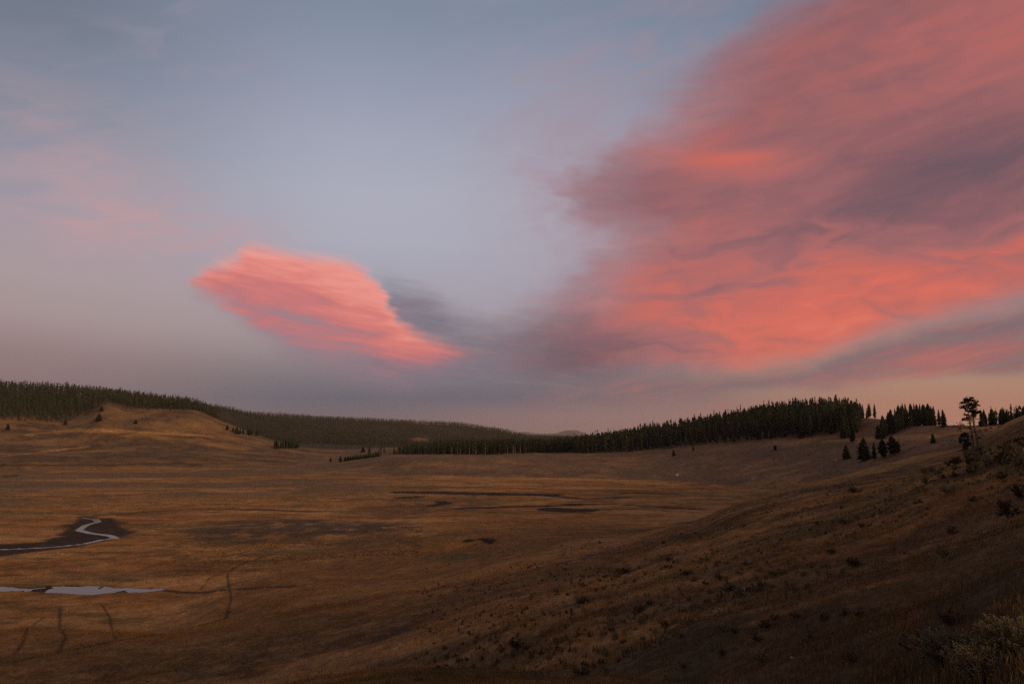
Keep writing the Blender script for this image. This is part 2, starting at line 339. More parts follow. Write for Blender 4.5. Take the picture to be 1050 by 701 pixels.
left_cols = [  # bare slope and wooded top on the left
    L(-500, (690, Z(-2)), (740, Z(2)), (900, 462), (1150, 432), (1500, 396), (2100, Z(60))),
    L(0, (690, Z(-2)), (725, 474), (900, 460), (1150, 434), (1500, 400), (2100, Z(60))),
    L(60, (690, Z(-2)), (725, 474), (900, 460), (1150, 434), (1500, 403), (2100, Z(60))),
    L(85, (690, Z(-2)), (725, 474), (900, 459), (1150, 426), (1500, 405), (2100, Z(60))),
    L(106, (690, Z(-2)), (725, 474), (900, 457), (1120, 418.5), (1480, 408), (2100, Z(60))),
    L(135, (690, Z(-2)), (725, 474), (900, 456), (1130, 423), (1470, 411), (2100, Z(60))),
    L(160, (690, Z(-2)), (725, 474), (900, 456), (1130, 423), (1450, 415), (2100, Z(55))),
    L(195, (690, Z(-2)), (725, 474), (900, 457), (1120, 424), (1420, 420), (2100, Z(50))),
    L(225, (690, Z(-2)), (725, 474), (900, 459), (1110, 433), (1380, 432), (2100, Z(40))),
    L(255, (690, Z(-2)), (725, 474), (900, 462), (1100, 444), (1350, 443), (2100, Z(20))),
    L(285, (690, Z(-2)), (725, 474), (900, 465), (1100, 454), (1350, 452), (2100, Z(10))),
    L(330, (690, Z(-3)), (725, Z(-1)), (900, 470), (1100, 461), (1350, 458), (2100, Z(5))),
    L(400, (690, Z(-4)), (725, Z(-3)), (900, Z(0)), (1100, Z(3)), (1350, Z(5)), (2100, Z(3))),
    L(560, (690, Z(-6)), (725, Z(-6)), (900, Z(-5)), (1100, Z(-4)), (1350, Z(-4)), (2100, Z(-4))),
    L(900, (690, Z(-6)), (725, Z(-6)), (900, Z(-5)), (1100, Z(-4)), (1350, Z(-4)), (2100, Z(-4))),
]
far1_cols = [  # nearer of the far wooded hills
    L(-400, (1500, Z(5)), (1750, 452), (2250, 404), (3200, Z(60))),
    L(100, (1500, Z(5)), (1750, 452), (2250, 411), (3200, Z(60))),
    L(190, (1500, Z(5)), (1750, 452), (2250, 417), (3200, Z(60))),
    L(235, (1500, Z(5)), (1750, 454), (2250, 423), (3200, Z(50))),
    L(262, (1500, Z(5)), (1750, 455), (2250, 430), (3200, Z(40))),
    L(300, (1500, Z(5)), (1750, 456), (2250, 436), (3200, Z(20))),
    L(360, (1500, Z(3)), (1750, 458), (2250, 445), (3200, Z(10))),
    L(430, (1500, Z(0)), (1750, Z(2)), (2250, Z(10)), (3200, Z(0))),
    L(700, (1500, Z(-8)), (1750, Z(-8)), (2250, Z(-8)), (3200, Z(-8))),
]
far2_cols = [
    L(-400, (1900, Z(0)), (2200, Z(40)), (2900, 405), (4200, Z(60))),
    L(180, (1900, Z(0)), (2200, 448), (2900, 416), (4200, Z(60))),
    L(240, (1900, Z(0)), (2200, 448), (2900, 424), (4200, Z(60))),
    L(310, (1900, Z(0)), (2200, 449), (2900, 429), (4200, Z(60))),
    L(400, (1900, Z(0)), (2200, 450), (2900, 433.5), (4200, Z(50))),
    L(470, (1900, Z(0)), (2200, 452), (2900, 436.5), (4200, Z(50))),
    L(505, (1900, Z(0)), (2200, 454), (2900, 441), (4200, Z(40))),
    L(545, (1900, Z(0)), (2200, 456), (2900, 449), (4200, Z(20))),
    L(600, (1900, Z(-5)), (2200, Z(0)), (2900, Z(3)), (4200, Z(0))),
    L(800, (1900, Z(-8)), (2200, Z(-8)), (2900, Z(-8)), (4200, Z(-8))),
]
mt_cols = [
    L(-500, (14000, Z(-10)), (20000, 441), (25000, Z(100))), L(470, (14000, Z(-10)), (20000, 448), (25000, Z(0))),
    L(520, (14000, Z(-10)), (20000, 447.5), (25000, Z(0))), L(538, (14000, Z(-10)), (20000, 442.5), (25000, Z(0))),
    L(552, (14000, Z(-10)), (20000, 444.3), (25000, Z(0))), L(568, (14000, Z(-10)), (20000, 444.2), (25000, Z(0))),
    L(580, (14000, Z(-10)), (20000, 441.2), (25000, Z(0))), L(589, (14000, Z(-10)), (20000, 440.8), (25000, Z(0))),
    L(598, (14000, Z(-10)), (20000, 443), (25000, Z(0))), L(612, (14000, Z(-10)), (20000, 449), (25000, Z(0))),
    L(700, (14000, Z(-10)), (20000, 446), (25000, Z(0))), L(1500, (14000, Z(-10)), (20000, 441), (25000, Z(0))),
]
def masked(cols, d0, d1):
    h = loft(cols); return np.where((D2 < d0), -40.0, h)
Hr = masked(rim_cols, 350, 0); Hl = masked(left_cols, 650, 0); H1 = masked(far1_cols, 1400, 0); H2 = masked(far2_cols, 1800, 0); Hm = masked(mt_cols, 8000, 0)
# folds and small relief
n_big = fbm(XX / 130, YY / 130, 4, 3); n_mid = fbm(XX / 22, YY / 22, 4, 11)
folds = fbm(AA * 0.55 + n_big * 0.8, LD[None, :] * 2.5, 3, 5)
Hl = Hl + (fbm(XX / 110 + n_big, YY / 300, 3, 6) - 0.5) * 12 * sstep(760, 950, DM) * sstep(1500, 1150, DM)
Hl = Hl + (n_mid - 0.5) * 3.0 * sstep(740, 900, DM)
Hr = Hr + (n_mid - 0.5) * 2.0 * sstep(430, 520, DM) + (n_big - 0.5) * 2.5 * sstep(470, 600, DM)
H1 = H1 + (n_big - 0.5) * 14; H2 = H2 + (n_big - 0.5) * 14
floor_z = (fbm(XX / 45, YY / 45, 3, 21) - 0.5) * (0.2 + 0.6 * sstep(230, 330, DM)) + (fbm(XX / 9, YY / 9, 3, 22) - 0.5) * 0.16
floor_z = floor_z + 4.0 * sstep(1200, 2000, DM)
def smax(a, b, k):
    h = np.clip(0.5 + 0.5 * (a - b) / k, 0, 1); return b + (a - b) * h + k * h * (1 - h)
on_hill = H > floor_z + 0.3
n_rip = fbm(XX / 14 + n_mid, YY / 14, 3, 31) - 0.5
tuss = fbm(XX / 1.1, YY / 1.1, 3, 41) - 0.5
near_w = sstep(1.5, 6, DM)
H = H + n_rip * 0.9 * sstep(50, 150, DM) + tuss * 0.30 * near_w + (fbm(XX / 3.6, YY / 3.6, 3, 43) - 0.5) * 0.45 * sstep(4, 14, DM)
T = smax(H, floor_z, 0.8)
for h, k in ((Hr, 1.0), (Hl, 2.0), (H1, 4.0), (H2, 4.0), (Hm, 5.0)): T = smax(h, T, k)
which = np.argmax(np.stack([floor_z, H, Hr, Hl, H1, H2, Hm]), 0)

def _ix(a, d):
    i = np.interp(a, AZ, np.arange(NA)); j = np.interp(np.log(np.maximum(d, 0.5)), LD, np.arange(ND))
    i0 = np.clip(np.floor(i).astype(int), 0, NA - 2); j0 = np.clip(np.floor(j).astype(int), 0, ND - 2)
    return i0, j0, i - i0, j - j0
def ground(x, y):
    """height of the land at world x, y"""
    a = np.degrees(np.arctan2(x, y)); d = np.hypot(x, y); i, j, f, g = _ix(a, d)
    return (T[i, j] * (1 - f) + T[i + 1, j] * f) * (1 - g) + (T[i, j + 1] * (1 - f) + T[i + 1, j + 1] * f) * g
def hit(u, v):
    """where the line of sight through a place of the photograph first meets the land -> x, y, z, D"""
    a, e, t = pdir(u, v); i = np.interp(a, AZ, np.arange(NA)); i0 = int(min(i, NA - 2)); f = i - i0
    col = T[i0] * (1 - f) + T[i0 + 1] * f; s = (col - CAMZ) / DD - t
    k = int(np.argmax((s >= 0) & (DD > 1.5)))
    if s[k] < 0: return None
    w = s[k] / (s[k] - s[k - 1]); d = DD[k] * (1 - w) + DD[k - 1] * w
    return d * math.sin(R(a)), d * math.cos(R(a)), CAMZ + d * t, d
def mpp(p):
    """metres per pixel of the photograph at a place on the land"""
    return (p[1] * math.cos(PITCH) + (p[2] - CAMZ) * math.sin(PITCH)) / FPX
def trace(pts, step=6):
    out = []
    for (u0, v0), (u1, v1) in zip(pts, pts[1:]):
        n = max(1, int(math.hypot(u1 - u0, v1 - v0) / step))
        for k in range(n):
            p = hit(u0 + (u1 - u0) * k / n, v0 + (v1 - v0) * k / n)
            if p: out.append(p[:2])
    p = hit(*pts[-1])
    if p: out.append(p[:2])
    return np.array(out)
def window(pts, m):
    d = np.hypot(pts[:, 0], pts[:, 1]); a = np.degrees(np.arctan2(pts[:, 0], pts[:, 1]))
    md = math.degrees(m / max(d.min(), 5)) + 0.5
    i = np.where((AZ > a.min() - md) & (AZ < a.max() + md))[0]; j = np.where((DD > d.min() - m) & (DD < d.max() + m))[0]
    return slice(i[0], i[-1] + 1), slice(j[0], j[-1] + 1)
def dist_line(pts, X_, Y_):
    best = np.full(X_.shape, 1e9)
    for (x0, y0), (x1, y1) in zip(pts, pts[1:]):
        dx, dy = x1 - x0, y1 - y0; q = dx * dx + dy * dy + 1e-9
        t = np.clip(((X_ - x0) * dx + (Y_ - y0) * dy) / q, 0, 1)
        best = np.minimum(best, np.hypot(X_ - x0 - t * dx, Y_ - y0 - t * dy))
    return best
def inside(pts, X_, Y_):
    c = np.zeros(X_.shape, bool); n = len(pts)
    for k in range(n):
        x0, y0 = pts[k]; x1, y1 = pts[(k + 1) % n]
        if y0 == y1: continue
        m = ((y0 > Y_) != (y1 > Y_)) & (X_ < (x1 - x0) * (Y_ - y0) / (y1 - y0) + x0)
        c ^= m
    return c
# ------------------------------------------------------------------ what covers the ground (own colours of grass, sage, mud, soil)
def C3(r, g, b): return np.array([r, g, b])
MEADOW = C3(0.315, 0.150, 0.042); STRAW = C3(0.400, 0.222, 0.080); SAGE = C3(0.160, 0.100, 0.048); RUST = C3(0.225, 0.098, 0.030)
OLIVE = C3(0.105, 0.086, 0.030); MUD = C3(0.022, 0.017, 0.013); SOIL = C3(0.055, 0.036, 0.025); DUFF = C3(0.030, 0.026, 0.014)
HEATH = C3(0.135, 0.082, 0.034); BROWN = C3(0.062, 0.037, 0.021)
col = np.empty(XX.shape + (3,)); col[:] = MEADOW
def blend(m, c, sl=None):
    t = col if sl is None else col[sl]
    t += (c - t) * np.clip(m, 0, 1)[..., None]
# long drifts lying across the valley floor
fine1 = fbm(XX / 14, YY / 5, 4, 56); fine2 = fbm(XX / 22, YY / 7, 4, 57)
drift = fbm(XX / 60 + 0.6 * n_big, YY / 26, 4, 51); drift2 = fbm(XX / 34, YY / 11, 4, 52); fleck = fbm(XX / 6, YY / 6, 3, 53)
blend(sstep(0.46, 0.60, drift) * 0.8, STRAW); blend(sstep(0.50, 0.66, drift2) * 0.7, RUST); blend(sstep(0.58, 0.72, fbm(XX / 48, YY / 18, 4, 54)) * 0.7, OLIVE)
blend(sstep(0.50, 0.64, fine1) * 0.5, STRAW); blend(sstep(0.54, 0.66, fine2) * 0.4, RUST * 0.8); blend(sstep(0.56, 0.68, fbm(XX / 9, YY / 4, 4, 58)) * 0.5, OLIVE * 0.7)
sage_m = sstep(330, 400, DM) * sstep(paz(470), paz(330), AA) * sstep(0.36, 0.52, fbm(XX / 70, YY / 38, 4, 55))
blend(sage_m * (which == 0) * (0.55 + 0.4 * sstep(0.40, 0.52, fine1)), C3(0.135, 0.094, 0.055))
hilly = (which == 1)
hp = fbm(XX / 16 + n_mid * 1.5, YY / 16, 4, 61); hp2 = fbm(XX / 7, YY / 7, 4, 62)
hw = sstep(-0.6, 4.0, H - floor_z + (n_mid - 0.5) * 4.0)
hc = np.empty_like(col); hc[:] = HEATH
def hb(m, c):
    global hc
    hc += (c - hc) * np.clip(m, 0, 1)[..., None]
hb(sstep(0.46, 0.62, hp) * 0.8, OLIVE * 0.8); hb(sstep(0.52, 0.68, hp2) * 0.75, BROWN); hb(sstep(0.55, 0.72, fbm(XX / 11, YY / 11, 4, 63)) * 0.45, RUST); hb(sstep(0.52, 0.66, fbm(XX / 2.2, YY / 2.2, 3, 65)) * 0.5, BROWN); hb(sstep(0.54, 0.68, fbm(XX / 3.1, YY / 2.4, 3, 67)) * 0.5, STRAW * 0.6)
hb(sstep(0.57, 0.70, fbm(XX / 20, YY / 9, 4, 64)) * 0.65, STRAW * 0.68)
hb(sstep(45, 120, DM) * sstep(paz(760), paz(480), AA) * 0.65, MEADOW * 0.85)
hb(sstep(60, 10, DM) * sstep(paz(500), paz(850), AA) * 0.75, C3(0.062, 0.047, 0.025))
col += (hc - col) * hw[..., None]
# bench and wooded hill
rim = (which == 2)
rc = fbm(XX / 30, YY / 20, 4, 71)
blend(rim * 1.0, C3(0.140, 0.092, 0.055)); blend(rim * sstep(0.5, 0.72, rc) * 0.5, STRAW * 0.75); blend(rim * sstep(0.52, 0.66, fbm(XX / 18, YY / 12, 4, 72)) * 0.7, SAGE * 0.8)
lf = (which == 3)
blend(lf * 1.0, C3(0.120, 0.076, 0.044)); blend(lf * sstep(0.42, 0.60, fbm(XX / 60 + n_big, YY / 60, 4, 73)) * 0.8, SAGE * 0.72); blend(lf * sstep(0.46, 0.58, fbm(XX / 9, YY / 14, 4, 76)) * 0.65, BROWN)
blend(lf * sstep(0.55, 0.72, fbm(XX / 45 + 2 * n_big, YY / 45, 4, 75)) * 0.35, STRAW * 0.8); blend(lf * sstep(0.55, 0.7, fbm(XX / 90, YY / 28, 4, 74)) * 0.35, STRAW * 0.8)
blend((which >= 4) * 1.0, DUFF); blend(lf * sstep(1180, 1260, DM) * 0.9, DUFF); blend((DM > 2000) * (which == 0) * 1.0, DUFF)
blend(sstep(1.15, 0.75, np.hypot((AA - paz(431)) / 0.85, (DM - 2160) / 95) + (n_mid - 0.5) * 1.2) * 0.9 * (which >= 4), STRAW * 0.5)
blend((which == 6) * 1.0, C3(0.050, 0.050, 0.062))  # far mountains: part of their distance haze is put into this blue-grey

# features traced on the land
def paint_line(px, width, c, k=1.0, soft=1.0, dig=0.0):
    pts = trace(px); sl = window(pts, width + soft + 2); d = dist_line(pts, XX[sl], YY[sl])
    wv = width * (0.7 + 0.6 * fbm(XX[sl] / 5, YY[sl] / 5, 2, 81))
    m = sstep(wv / 2 + soft, max(0.0, 0.01), d) if False else 1 - sstep(wv / 2, wv / 2 + soft, d)
    blend(m * k, c, sl)
    if dig: T[sl] -= m * dig
    return pts
def paint_area(px, c, k=1.0, rag=0.0, dig=0.0, ragscale=6.0, soft=1.5, speck=True):
    pts = trace(px + [px[0]], 8); sl = window(pts, soft + rag + 4)
    xs = XX[sl] + (fbm(XX[sl] / ragscale, YY[sl] / ragscale, 3, 91) - 0.5) * rag * 2; ys = YY[sl] + (fbm(XX[sl] / ragscale, YY[sl] / ragscale, 3, 92) - 0.5) * rag * 2
    d = dist_line(np.vstack([pts, pts[:1]]), xs, ys); s = np.where(inside(pts, xs, ys), d, -d)
    m = sstep(-soft, soft, s); sp = fbm(XX[sl] / 4, YY[sl] / 4, 3, 97); blend(m * k * (sstep(0.30, 0.55, sp) * 0.75 + 0.25 if speck else 1.0), c, sl)
    if dig: T[sl] -= m * dig
    return pts
paint_area([(185, 549), (230, 536), (300, 531), (370, 533), (432, 540), (400, 548), (300, 553), (255, 559), (205, 560)], C3(0.082, 0.060, 0.040), 0.95, 12, 0, 9, 8)
paint_area([(395, 512), (480, 509), (520, 516), (470, 526), (380, 528)], SAGE * 0.8, 0.8, 10, 0, 12, 6)
paint_area([(415, 575), (440, 568), (500, 564), (560, 562), (540, 568), (460, 577)], OLIVE * 0.9, 0.8, 6, 0, 7, 5)
paint_area([(600, 505), (680, 502), (760, 503), (720, 510), (620, 510)], OLIVE, 0.6, 8, 0, 12, 5)
basin = [(-60, 558), (0, 558), (45, 555), (64, 546), (70, 536), (85, 530), (104, 530), (126, 537), (140, 545), (122, 553), (80, 561), (0, 570), (-60, 574)]
paint_area(basin, MUD * 1.3, 0.95, 4, 0.0, 8, 2.0, False)
for px, wd in (([(412, 504.5), (450, 505), (500, 506), (562, 507)], 13), ([(470, 521), (500, 520), (545, 518.5), (590, 517.5)], 5), ([(568, 522), (582, 523), (596, 523)], 13),
               ([(415, 510), (425, 509)], 10), ([(444, 518), (458, 516), (452, 514)], 5), ([(565, 516), (640, 517), (720, 522)], 3), ([(478, 552), (494, 550.5), (505, 551.5)], 1.0),
               ([(560, 508), (600, 511), (640, 510)], 5), ([(640, 505), (690, 506)], 5)):
    paint_line(px, wd, MUD, 0.95, 1.0, 0.15)
for px, wd in (([(84, 530), (140, 525), (200, 521.5), (260, 522), (330, 524)], 3.6), ([(165, 604.5), (185, 607), (205, 606.5), (236, 603.5), (300, 600)], 1.0),
               ([(-20, 476.5), (60, 477), (160, 475.5), (250, 475)], 5), ([(0, 508), (80, 509), (150, 506)], 2.5)):
    paint_line(px, wd, MUD * 1.6, 0.85, 0.7, 0.25)
for px, wd in (([(250, 577), (240, 582), (233, 588), (235, 603), (237, 613), (232, 633)], 0.22), ([(232, 633), (200, 642), (160, 650), (115, 657), (80, 664), (20, 676)], 0.35),
               ([(105, 620), (113, 633), (115, 647), (118, 655)], 0.12), ([(62, 622), (61, 640), (67, 652), (60, 669)], 0.18), ([(45, 632), (28, 645), (22, 660), (14, 671)], 0.15),
               ([(160, 578), (130, 590), (100, 598)], 0.15), ([(300, 560), (250, 577), (215, 592), (205, 604)], 0.15)):
    paint_line(px, wd, SOIL * 0.7, 0.7, 0.25, 0.10)
# track and bands on the near slope
paint_line([(705, 546), (660, 556), (600, 571), (540, 586), (470, 602)], 1.3, C3(0.085, 0.062, 0.050), 0.8, 0.8, 0.1)
for px, wd, c, k in (([(350, 612), (430, 598), (500, 586), (600, 560), (690, 540)], 7, STRAW * 0.85, 0.55), ([(690, 536), (760, 515), (820, 500), (880, 486), (960, 465)], 6, STRAW * 0.8, 0.55),
                     ([(700, 608), (760, 592), (820, 575), (895, 560), (950, 535), (1000, 505)], 1.6, RUST * 0.8 + STRAW * 0.1, 0.4), ([(850, 452), (900, 450), (960, 447), (1050, 430)], 5, STRAW * 0.9, 0.6),
                     ([(620, 655), (680, 640), (730, 628)], 1.2, STRAW * 0.6, 0.7), ([(540, 642), (620, 618), (700, 600)], 1.6, STRAW * 0.7, 0.6), ([(600, 600), (680, 580), (760, 552), (830, 528)], 2.2, STRAW * 0.75, 0.6), ([(770, 640), (850, 612), (930, 592)], 0.5, STRAW * 0.5, 0.5), ([(420, 662), (500, 645), (570, 622)], 2.0, STRAW * 0.75, 0.55), ([(830, 560), (900, 535), (960, 505), (1000, 490)], 1.6, STRAW * 0.6, 0.5), ([(300, 680), (380, 668), (450, 650)], 2.2, STRAW * 0.75, 0.5), ([(880, 520), (920, 500), (960, 482)], 4, OLIVE * 0.9, 0.6), ([(500, 500), (505, 498)], 1, STRAW, 0.1),
                     ([(430, 490), (520, 490), (620, 492), (690, 497)], 8, STRAW, 0.55), ([(0, 468), (90, 458), (45, 462)], 3, STRAW, 0.6), ([(30, 445), (70, 441), (130, 442), (215, 447)], 6, STRAW, 0.6)):
    paint_line(px, wd, c, k, wd * 0.8)
# channels that hold water
stream_px = [(-40, 564), (12, 562.5), (60, 560), (85, 557), (105, 552.5), (119, 551), (112, 548.3), (92, 546), (81, 543), (88, 538), (101, 534.5), (98, 532), (85, 530.8)]
pool_px = [(-40, 601), (0, 601), (30, 602.5), (50, 600.5), (90, 600), (115, 602), (130, 602), (168, 603.6), (164, 605.4), (120, 606.5), (95, 608), (60, 606.5), (30, 605), (0, 604), (-40, 604)]
pond_px = [(3, 487.5), (12, 485.8), (21, 486.5), (14, 488.6), (4, 489.3)]
glint_px = [(447, 559.5), (452, 558.6), (460, 559.2), (455, 560.8)]
def bed(px_pts, closed, half, c, isles=0.0, wob=0.5):
    pts = trace(px_pts + ([px_pts[0]] if closed else []), 4); sl = window(pts, half + 18)
    xs = XX[sl] + (fbm(XX[sl] / 3, YY[sl] / 3, 2, 95) - 0.5) * 2 * wob; ys = YY[sl] + (fbm(XX[sl] / 3, YY[sl] / 3, 2, 96) - 0.5) * 3 * wob
    d = dist_line(pts, xs, ys)
    s = half - d
    if closed: s = np.where(inside(pts, xs, ys), d, -d) + half
    f = sstep(-16, -3, s); T[sl] = T[sl] * (1 - f) + (0.0 + 0.12 * (fbm(XX[sl] / 4, YY[sl] / 4, 3, 98) - 0.5)) * f
    m = sstep(-0.8, 0.0, s)
    if isles: m = m * sstep(isles, isles - 0.10, fbm(XX[sl] / 3.4, YY[sl] / 5.0, 3, 99))
    T[sl] = T[sl] * (1 - m) - 0.45 * m; blend(sstep(-1.0, -0.1, s) * 0.9, c, sl)
    return pts
stream_pts = bed(stream_px, False, 0.50, MUD, 0.0, 0.2); pool_pts = bed(pool_px, True, 0.0, MUD, 0.76, 0.5); pond_pts = bed(pond_px, True, 1.0, SAGE); glint_pts = bed(glint_px, True, 0.2, MUD)

# ------------------------------------------------------------------ build the sheet
def new_mesh(name, co, loops, starts, mats=(), colors=None, mat_ids=None, smooth_f=False):
    me = bpy.data.meshes.new(name)
    me.vertices.add(len(co)); me.vertices.foreach_set('co', np.ascontiguousarray(co, np.float32).ravel())
    me.loops.add(len(loops)); me.loops.foreach_set('vertex_index', np.ascontiguousarray(loops, np.int32))
    me.polygons.add(len(starts)); me.polygons.foreach_set('loop_start', np.ascontiguousarray(starts, np.int32))
    for m in mats: me.materials.append(m)
    if mat_ids is not None: me.polygons.foreach_set('material_index', np.ascontiguousarray(mat_ids, np.int32))
    me.update(calc_edges=True); me.validate()
    if colors is not None:
        at = me.attributes.new('cover', 'FLOAT_COLOR', 'POINT')
        c4 = np.ones((len(co), 4), np.float32); c4[:, :3] = colors; at.data.foreach_set('color', c4.ravel())
    me.polygons.foreach_set('use_smooth', np.full(len(starts), smooth_f, bool))
    return me
def link(name, me, parent=None, **props):
    o = bpy.data.objects.new(name, me); COL.objects.link(o); o.parent = parent
    for k, v in props.items(): o[k] = v
    return o
def material(name, rough=0.9, spec=0.2):
    m = bpy.data.materials.new(name); m.use_nodes = True; t = m.node_tree; X.nt = t
    b = t.nodes['Principled BSDF']; b.inputs['Roughness'].default_value = rough; b.inputs['Specular IOR Level'].default_value = spec
    return m, t, b
def cover_material(name, scales, bumps=(), rough=0.95):
    m, t, b = material(name, rough, 0.1)
    at = t.nodes.new('ShaderNodeAttribute'); at.attribute_name = 'cover'
    tcn = t.nodes.new('ShaderNodeTexCoord'); v = tcn.outputs['Object']
    f = None
    for sc_, amp in scales:
        n = (noise(v, sc_, 4.0, 0.6) - 0.5) * (2 * amp) + 1.0
        f = n if f is None else f * n
    f = xmax(f, 0.15)
    c = nt_scale(at.outputs['Color'], f); t.links.new(c, b.inputs['Base Color'])
    if bumps:
        h = None
        for sc_, amp in bumps:
            q = noise(v, sc_, 3.0, 0.6) * amp; h = q if h is None else h + q
        bn = t.nodes.new('ShaderNodeBump'); bn.inputs['Strength'].default_value = 0.8; bn.inputs['Distance'].default_value = 1.0
        t.links.new(h.s, bn.inputs['Height']); t.links.new(bn.outputs[0], b.inputs['Normal'])
    return m
def nt_scale(c, f):
    n = X.nt.nodes.new('ShaderNodeVectorMath'); n.operation = 'SCALE'
    X.nt.links.new(c, n.inputs[0]); X.nt.links.new(f.s, n.inputs['Scale']); return n.outputs[0]
land_m = cover_material('dry_valley_ground', ((0.05, 0.40), (0.30, 0.75), (1.1, 0.75), (3.2, 0.9), (11.0, 0.55)), ((0.5, 0.30), (2.5, 0.10)))
idx = np.arange(NA * ND).reshape(NA, ND)
nxt = np.roll(idx, -1, axis=0)
q = np.stack([idx[:, :-1], nxt[:, :-1], nxt[:, 1:], idx[:, 1:]], -1)   # the ring closes on itself
q = q[..., ::-1].reshape(-1, 4)
co = np.stack([XX, YY, T], -1).reshape(-1, 3); cc = col.reshape(-1, 3)
# a hub under the viewpoint closes the middle
co = np.vstack([co, [[0, 0, G0]]]); cc = np.vstack([cc, [HEATH]])
hub = np.stack([np.full(NA, NA * ND), idx[:, 0], nxt[:, 0]], -1)[:, ::-1]
loops = np.concatenate([q.ravel(), hub.ravel()]); starts = np.concatenate([np.arange(len(q)) * 4, len(q) * 4 + np.arange(NA) * 3])
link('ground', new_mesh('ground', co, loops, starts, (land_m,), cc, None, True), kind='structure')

# water lying in the channels
def water_material():
    m, t, b = material('still_water', 0.06, 0.5)
    tcn = t.nodes.new('ShaderNodeTexCoord'); b.inputs['Base Color'].default_value = (0.012, 0.011, 0.010, 1)
    bn = t.nodes.new('ShaderNodeBump'); bn.inputs['Strength'].default_value = 0.05; bn.inputs['Distance'].default_value = 0.05
    t.links.new(noise(tcn.outputs['Object'], 1.2, 2.0).s, bn.inputs['Height']); t.links.new(bn.outputs[0], b.inputs['Normal'])
    b.inputs['IOR'].default_value = 1.33
    return m
water_m = water_material()
def water_sheet(name, pts, pad, z):
    """a flat level sheet that fills the dug channel; the banks close over its edge"""
    p = np.array(pts); n = len(p); t = np.gradient(p, axis=0); t /= np.linalg.norm(t, axis=1)[:, None] + 1e-9
    nn = np.stack([-t[:, 1], t[:, 0]], 1); a = p + nn * pad; b = p - nn * pad
    v = np.vstack([a, b]); vv = np.column_stack([v, np.full(2 * n, z)])
    i = np.arange(n - 1); f = np.stack([i, i + 1, n + i + 1, n + i], -1)
    return link(name, new_mesh(name, vv, f.ravel(), np.arange(len(f)) * 4, (water_m,)), kind='structure')
def water_poly(name, pts, pad, z):
    import bmesh
    bm = bmesh.new(); p = np.array(pts)
    if pad:
        c = p.mean(0); n_ = p - c; p = p + np.sign(n_) * (pad * 0.3, pad)
    vs_ = [bm.verts.new((x, y, z)) for x, y in p]
    f = bm.faces.new(vs_); bmesh.ops.triangulate(bm, faces=[f]); bmesh.ops.recalc_face_normals(bm, faces=bm.faces)
    me = bpy.data.meshes.new(name); bm.to_mesh(me); bm.free(); me.materials.append(water_m)
    return link(name, me, kind='structure')
water_sheet('stream_water', stream_pts, 1.3, -0.13)
water_poly('pool_water', pool_pts[:-1], 1.2, -0.13)
water_poly('pond_water', pond_pts[:-1], 0, -0.13)
water_poly('puddle_water', glint_pts[:-1], 0, -0.13)
# ------------------------------------------------------------------ plant materials
def plant_material(name, base, var=0.35, rough=0.8, trans=0.0):
    m, t, b = material(name, rough, 0.15)
    at = t.nodes.new('ShaderNodeAttribute'); at.attribute_name = 'cover'
    oi = t.nodes.new('ShaderNodeObjectInfo')
    tcn = t.nodes.new('ShaderNodeTexCoord')
    f = (noise(tcn.outputs['Object'], 1.3, 3.0) - 0.5) * (2 * var) + 1.0
    f = f * (X(oi.outputs['Random']) * 0.5 + 0.75)
    n = t.nodes.new('ShaderNodeMix'); n.data_type = 'RGBA'; n.blend_type = 'MULTIPLY'; n.inputs[0].default_value = 1.0
    t.links.new(at.outputs['Color'], n.inputs[6]); n.inputs[7].default_value = (*base, 1)
    t.links.new(nt_scale(n.outputs[2], f), b.inputs['Base Color'])
    return m
needle_m = plant_material('conifer_needles', (0.0110, 0.0150, 0.0072))
bark_m = plant_material('pine_bark', (0.085, 0.062, 0.045), 0.3)
grey_bark_m = plant_material('weathered_grey_bark', (0.17, 0.135, 0.105), 0.3)
sage_m_ = plant_material('sage_leaves', (0.140, 0.125, 0.074), 0.4)
scrub_m = plant_material('dark_scrub_leaves', (0.055, 0.036, 0.022), 0.4)
twig_m = plant_material('woody_twigs', (0.070, 0.048, 0.032), 0.3)
grass_m = plant_material('dry_grass_blades', (1, 1, 1), 0.25)
stalk_m = plant_material('dry_flower_stalks', (0.17, 0.088, 0.042), 0.3)

def tri_mesh(name, V, F, mat, colr=None, smooth_f=False):
    """V (n,3), F (m,3), colour per vertex"""
    c = np.ones((len(V), 3)) if colr is None else colr
    return new_mesh(name, V, F.ravel(), np.arange(len(F)) * 3, (mat,), c, None, smooth_f)
def tube(path, radii, sides=6):
    """closed tapering tube along a path"""
    path = np.array(path, float); n = len(path); V = []; F = []
    t = np.gradient(path, axis=0); t /= np.linalg.norm(t, axis=1)[:, None] + 1e-9
    ref = np.array([1.0, 0.13, 0.07])
    for k in range(n):
        a = np.cross(t[k], ref); a /= np.linalg.norm(a) + 1e-9; b = np.cross(t[k], a)
        for s in range(sides):
            w = 2 * math.pi * s / sides; V.append(path[k] + radii[k] * (math.cos(w) * a + math.sin(w) * b))
    for k in range(n - 1):
        for s in range(sides):
            p = k * sides + s; q = k * sides + (s + 1) % sides
            F += [(p, q, q + sides), (p, q + sides, p + sides)]
    V.append(path[-1] + t[-1] * radii[-1]); e = len(V) - 1
    for s in range(sides): F.append(((n - 1) * sides + s, (n - 1) * sides + (s + 1) % sides, e))
    return np.array(V), np.array(F)
def join(parts):
    V = []; F = []; o = 0
    for v, f in parts: V.append(v); F.append(f + o); o += len(v)
    return np.vstack(V), np.vstack(F)
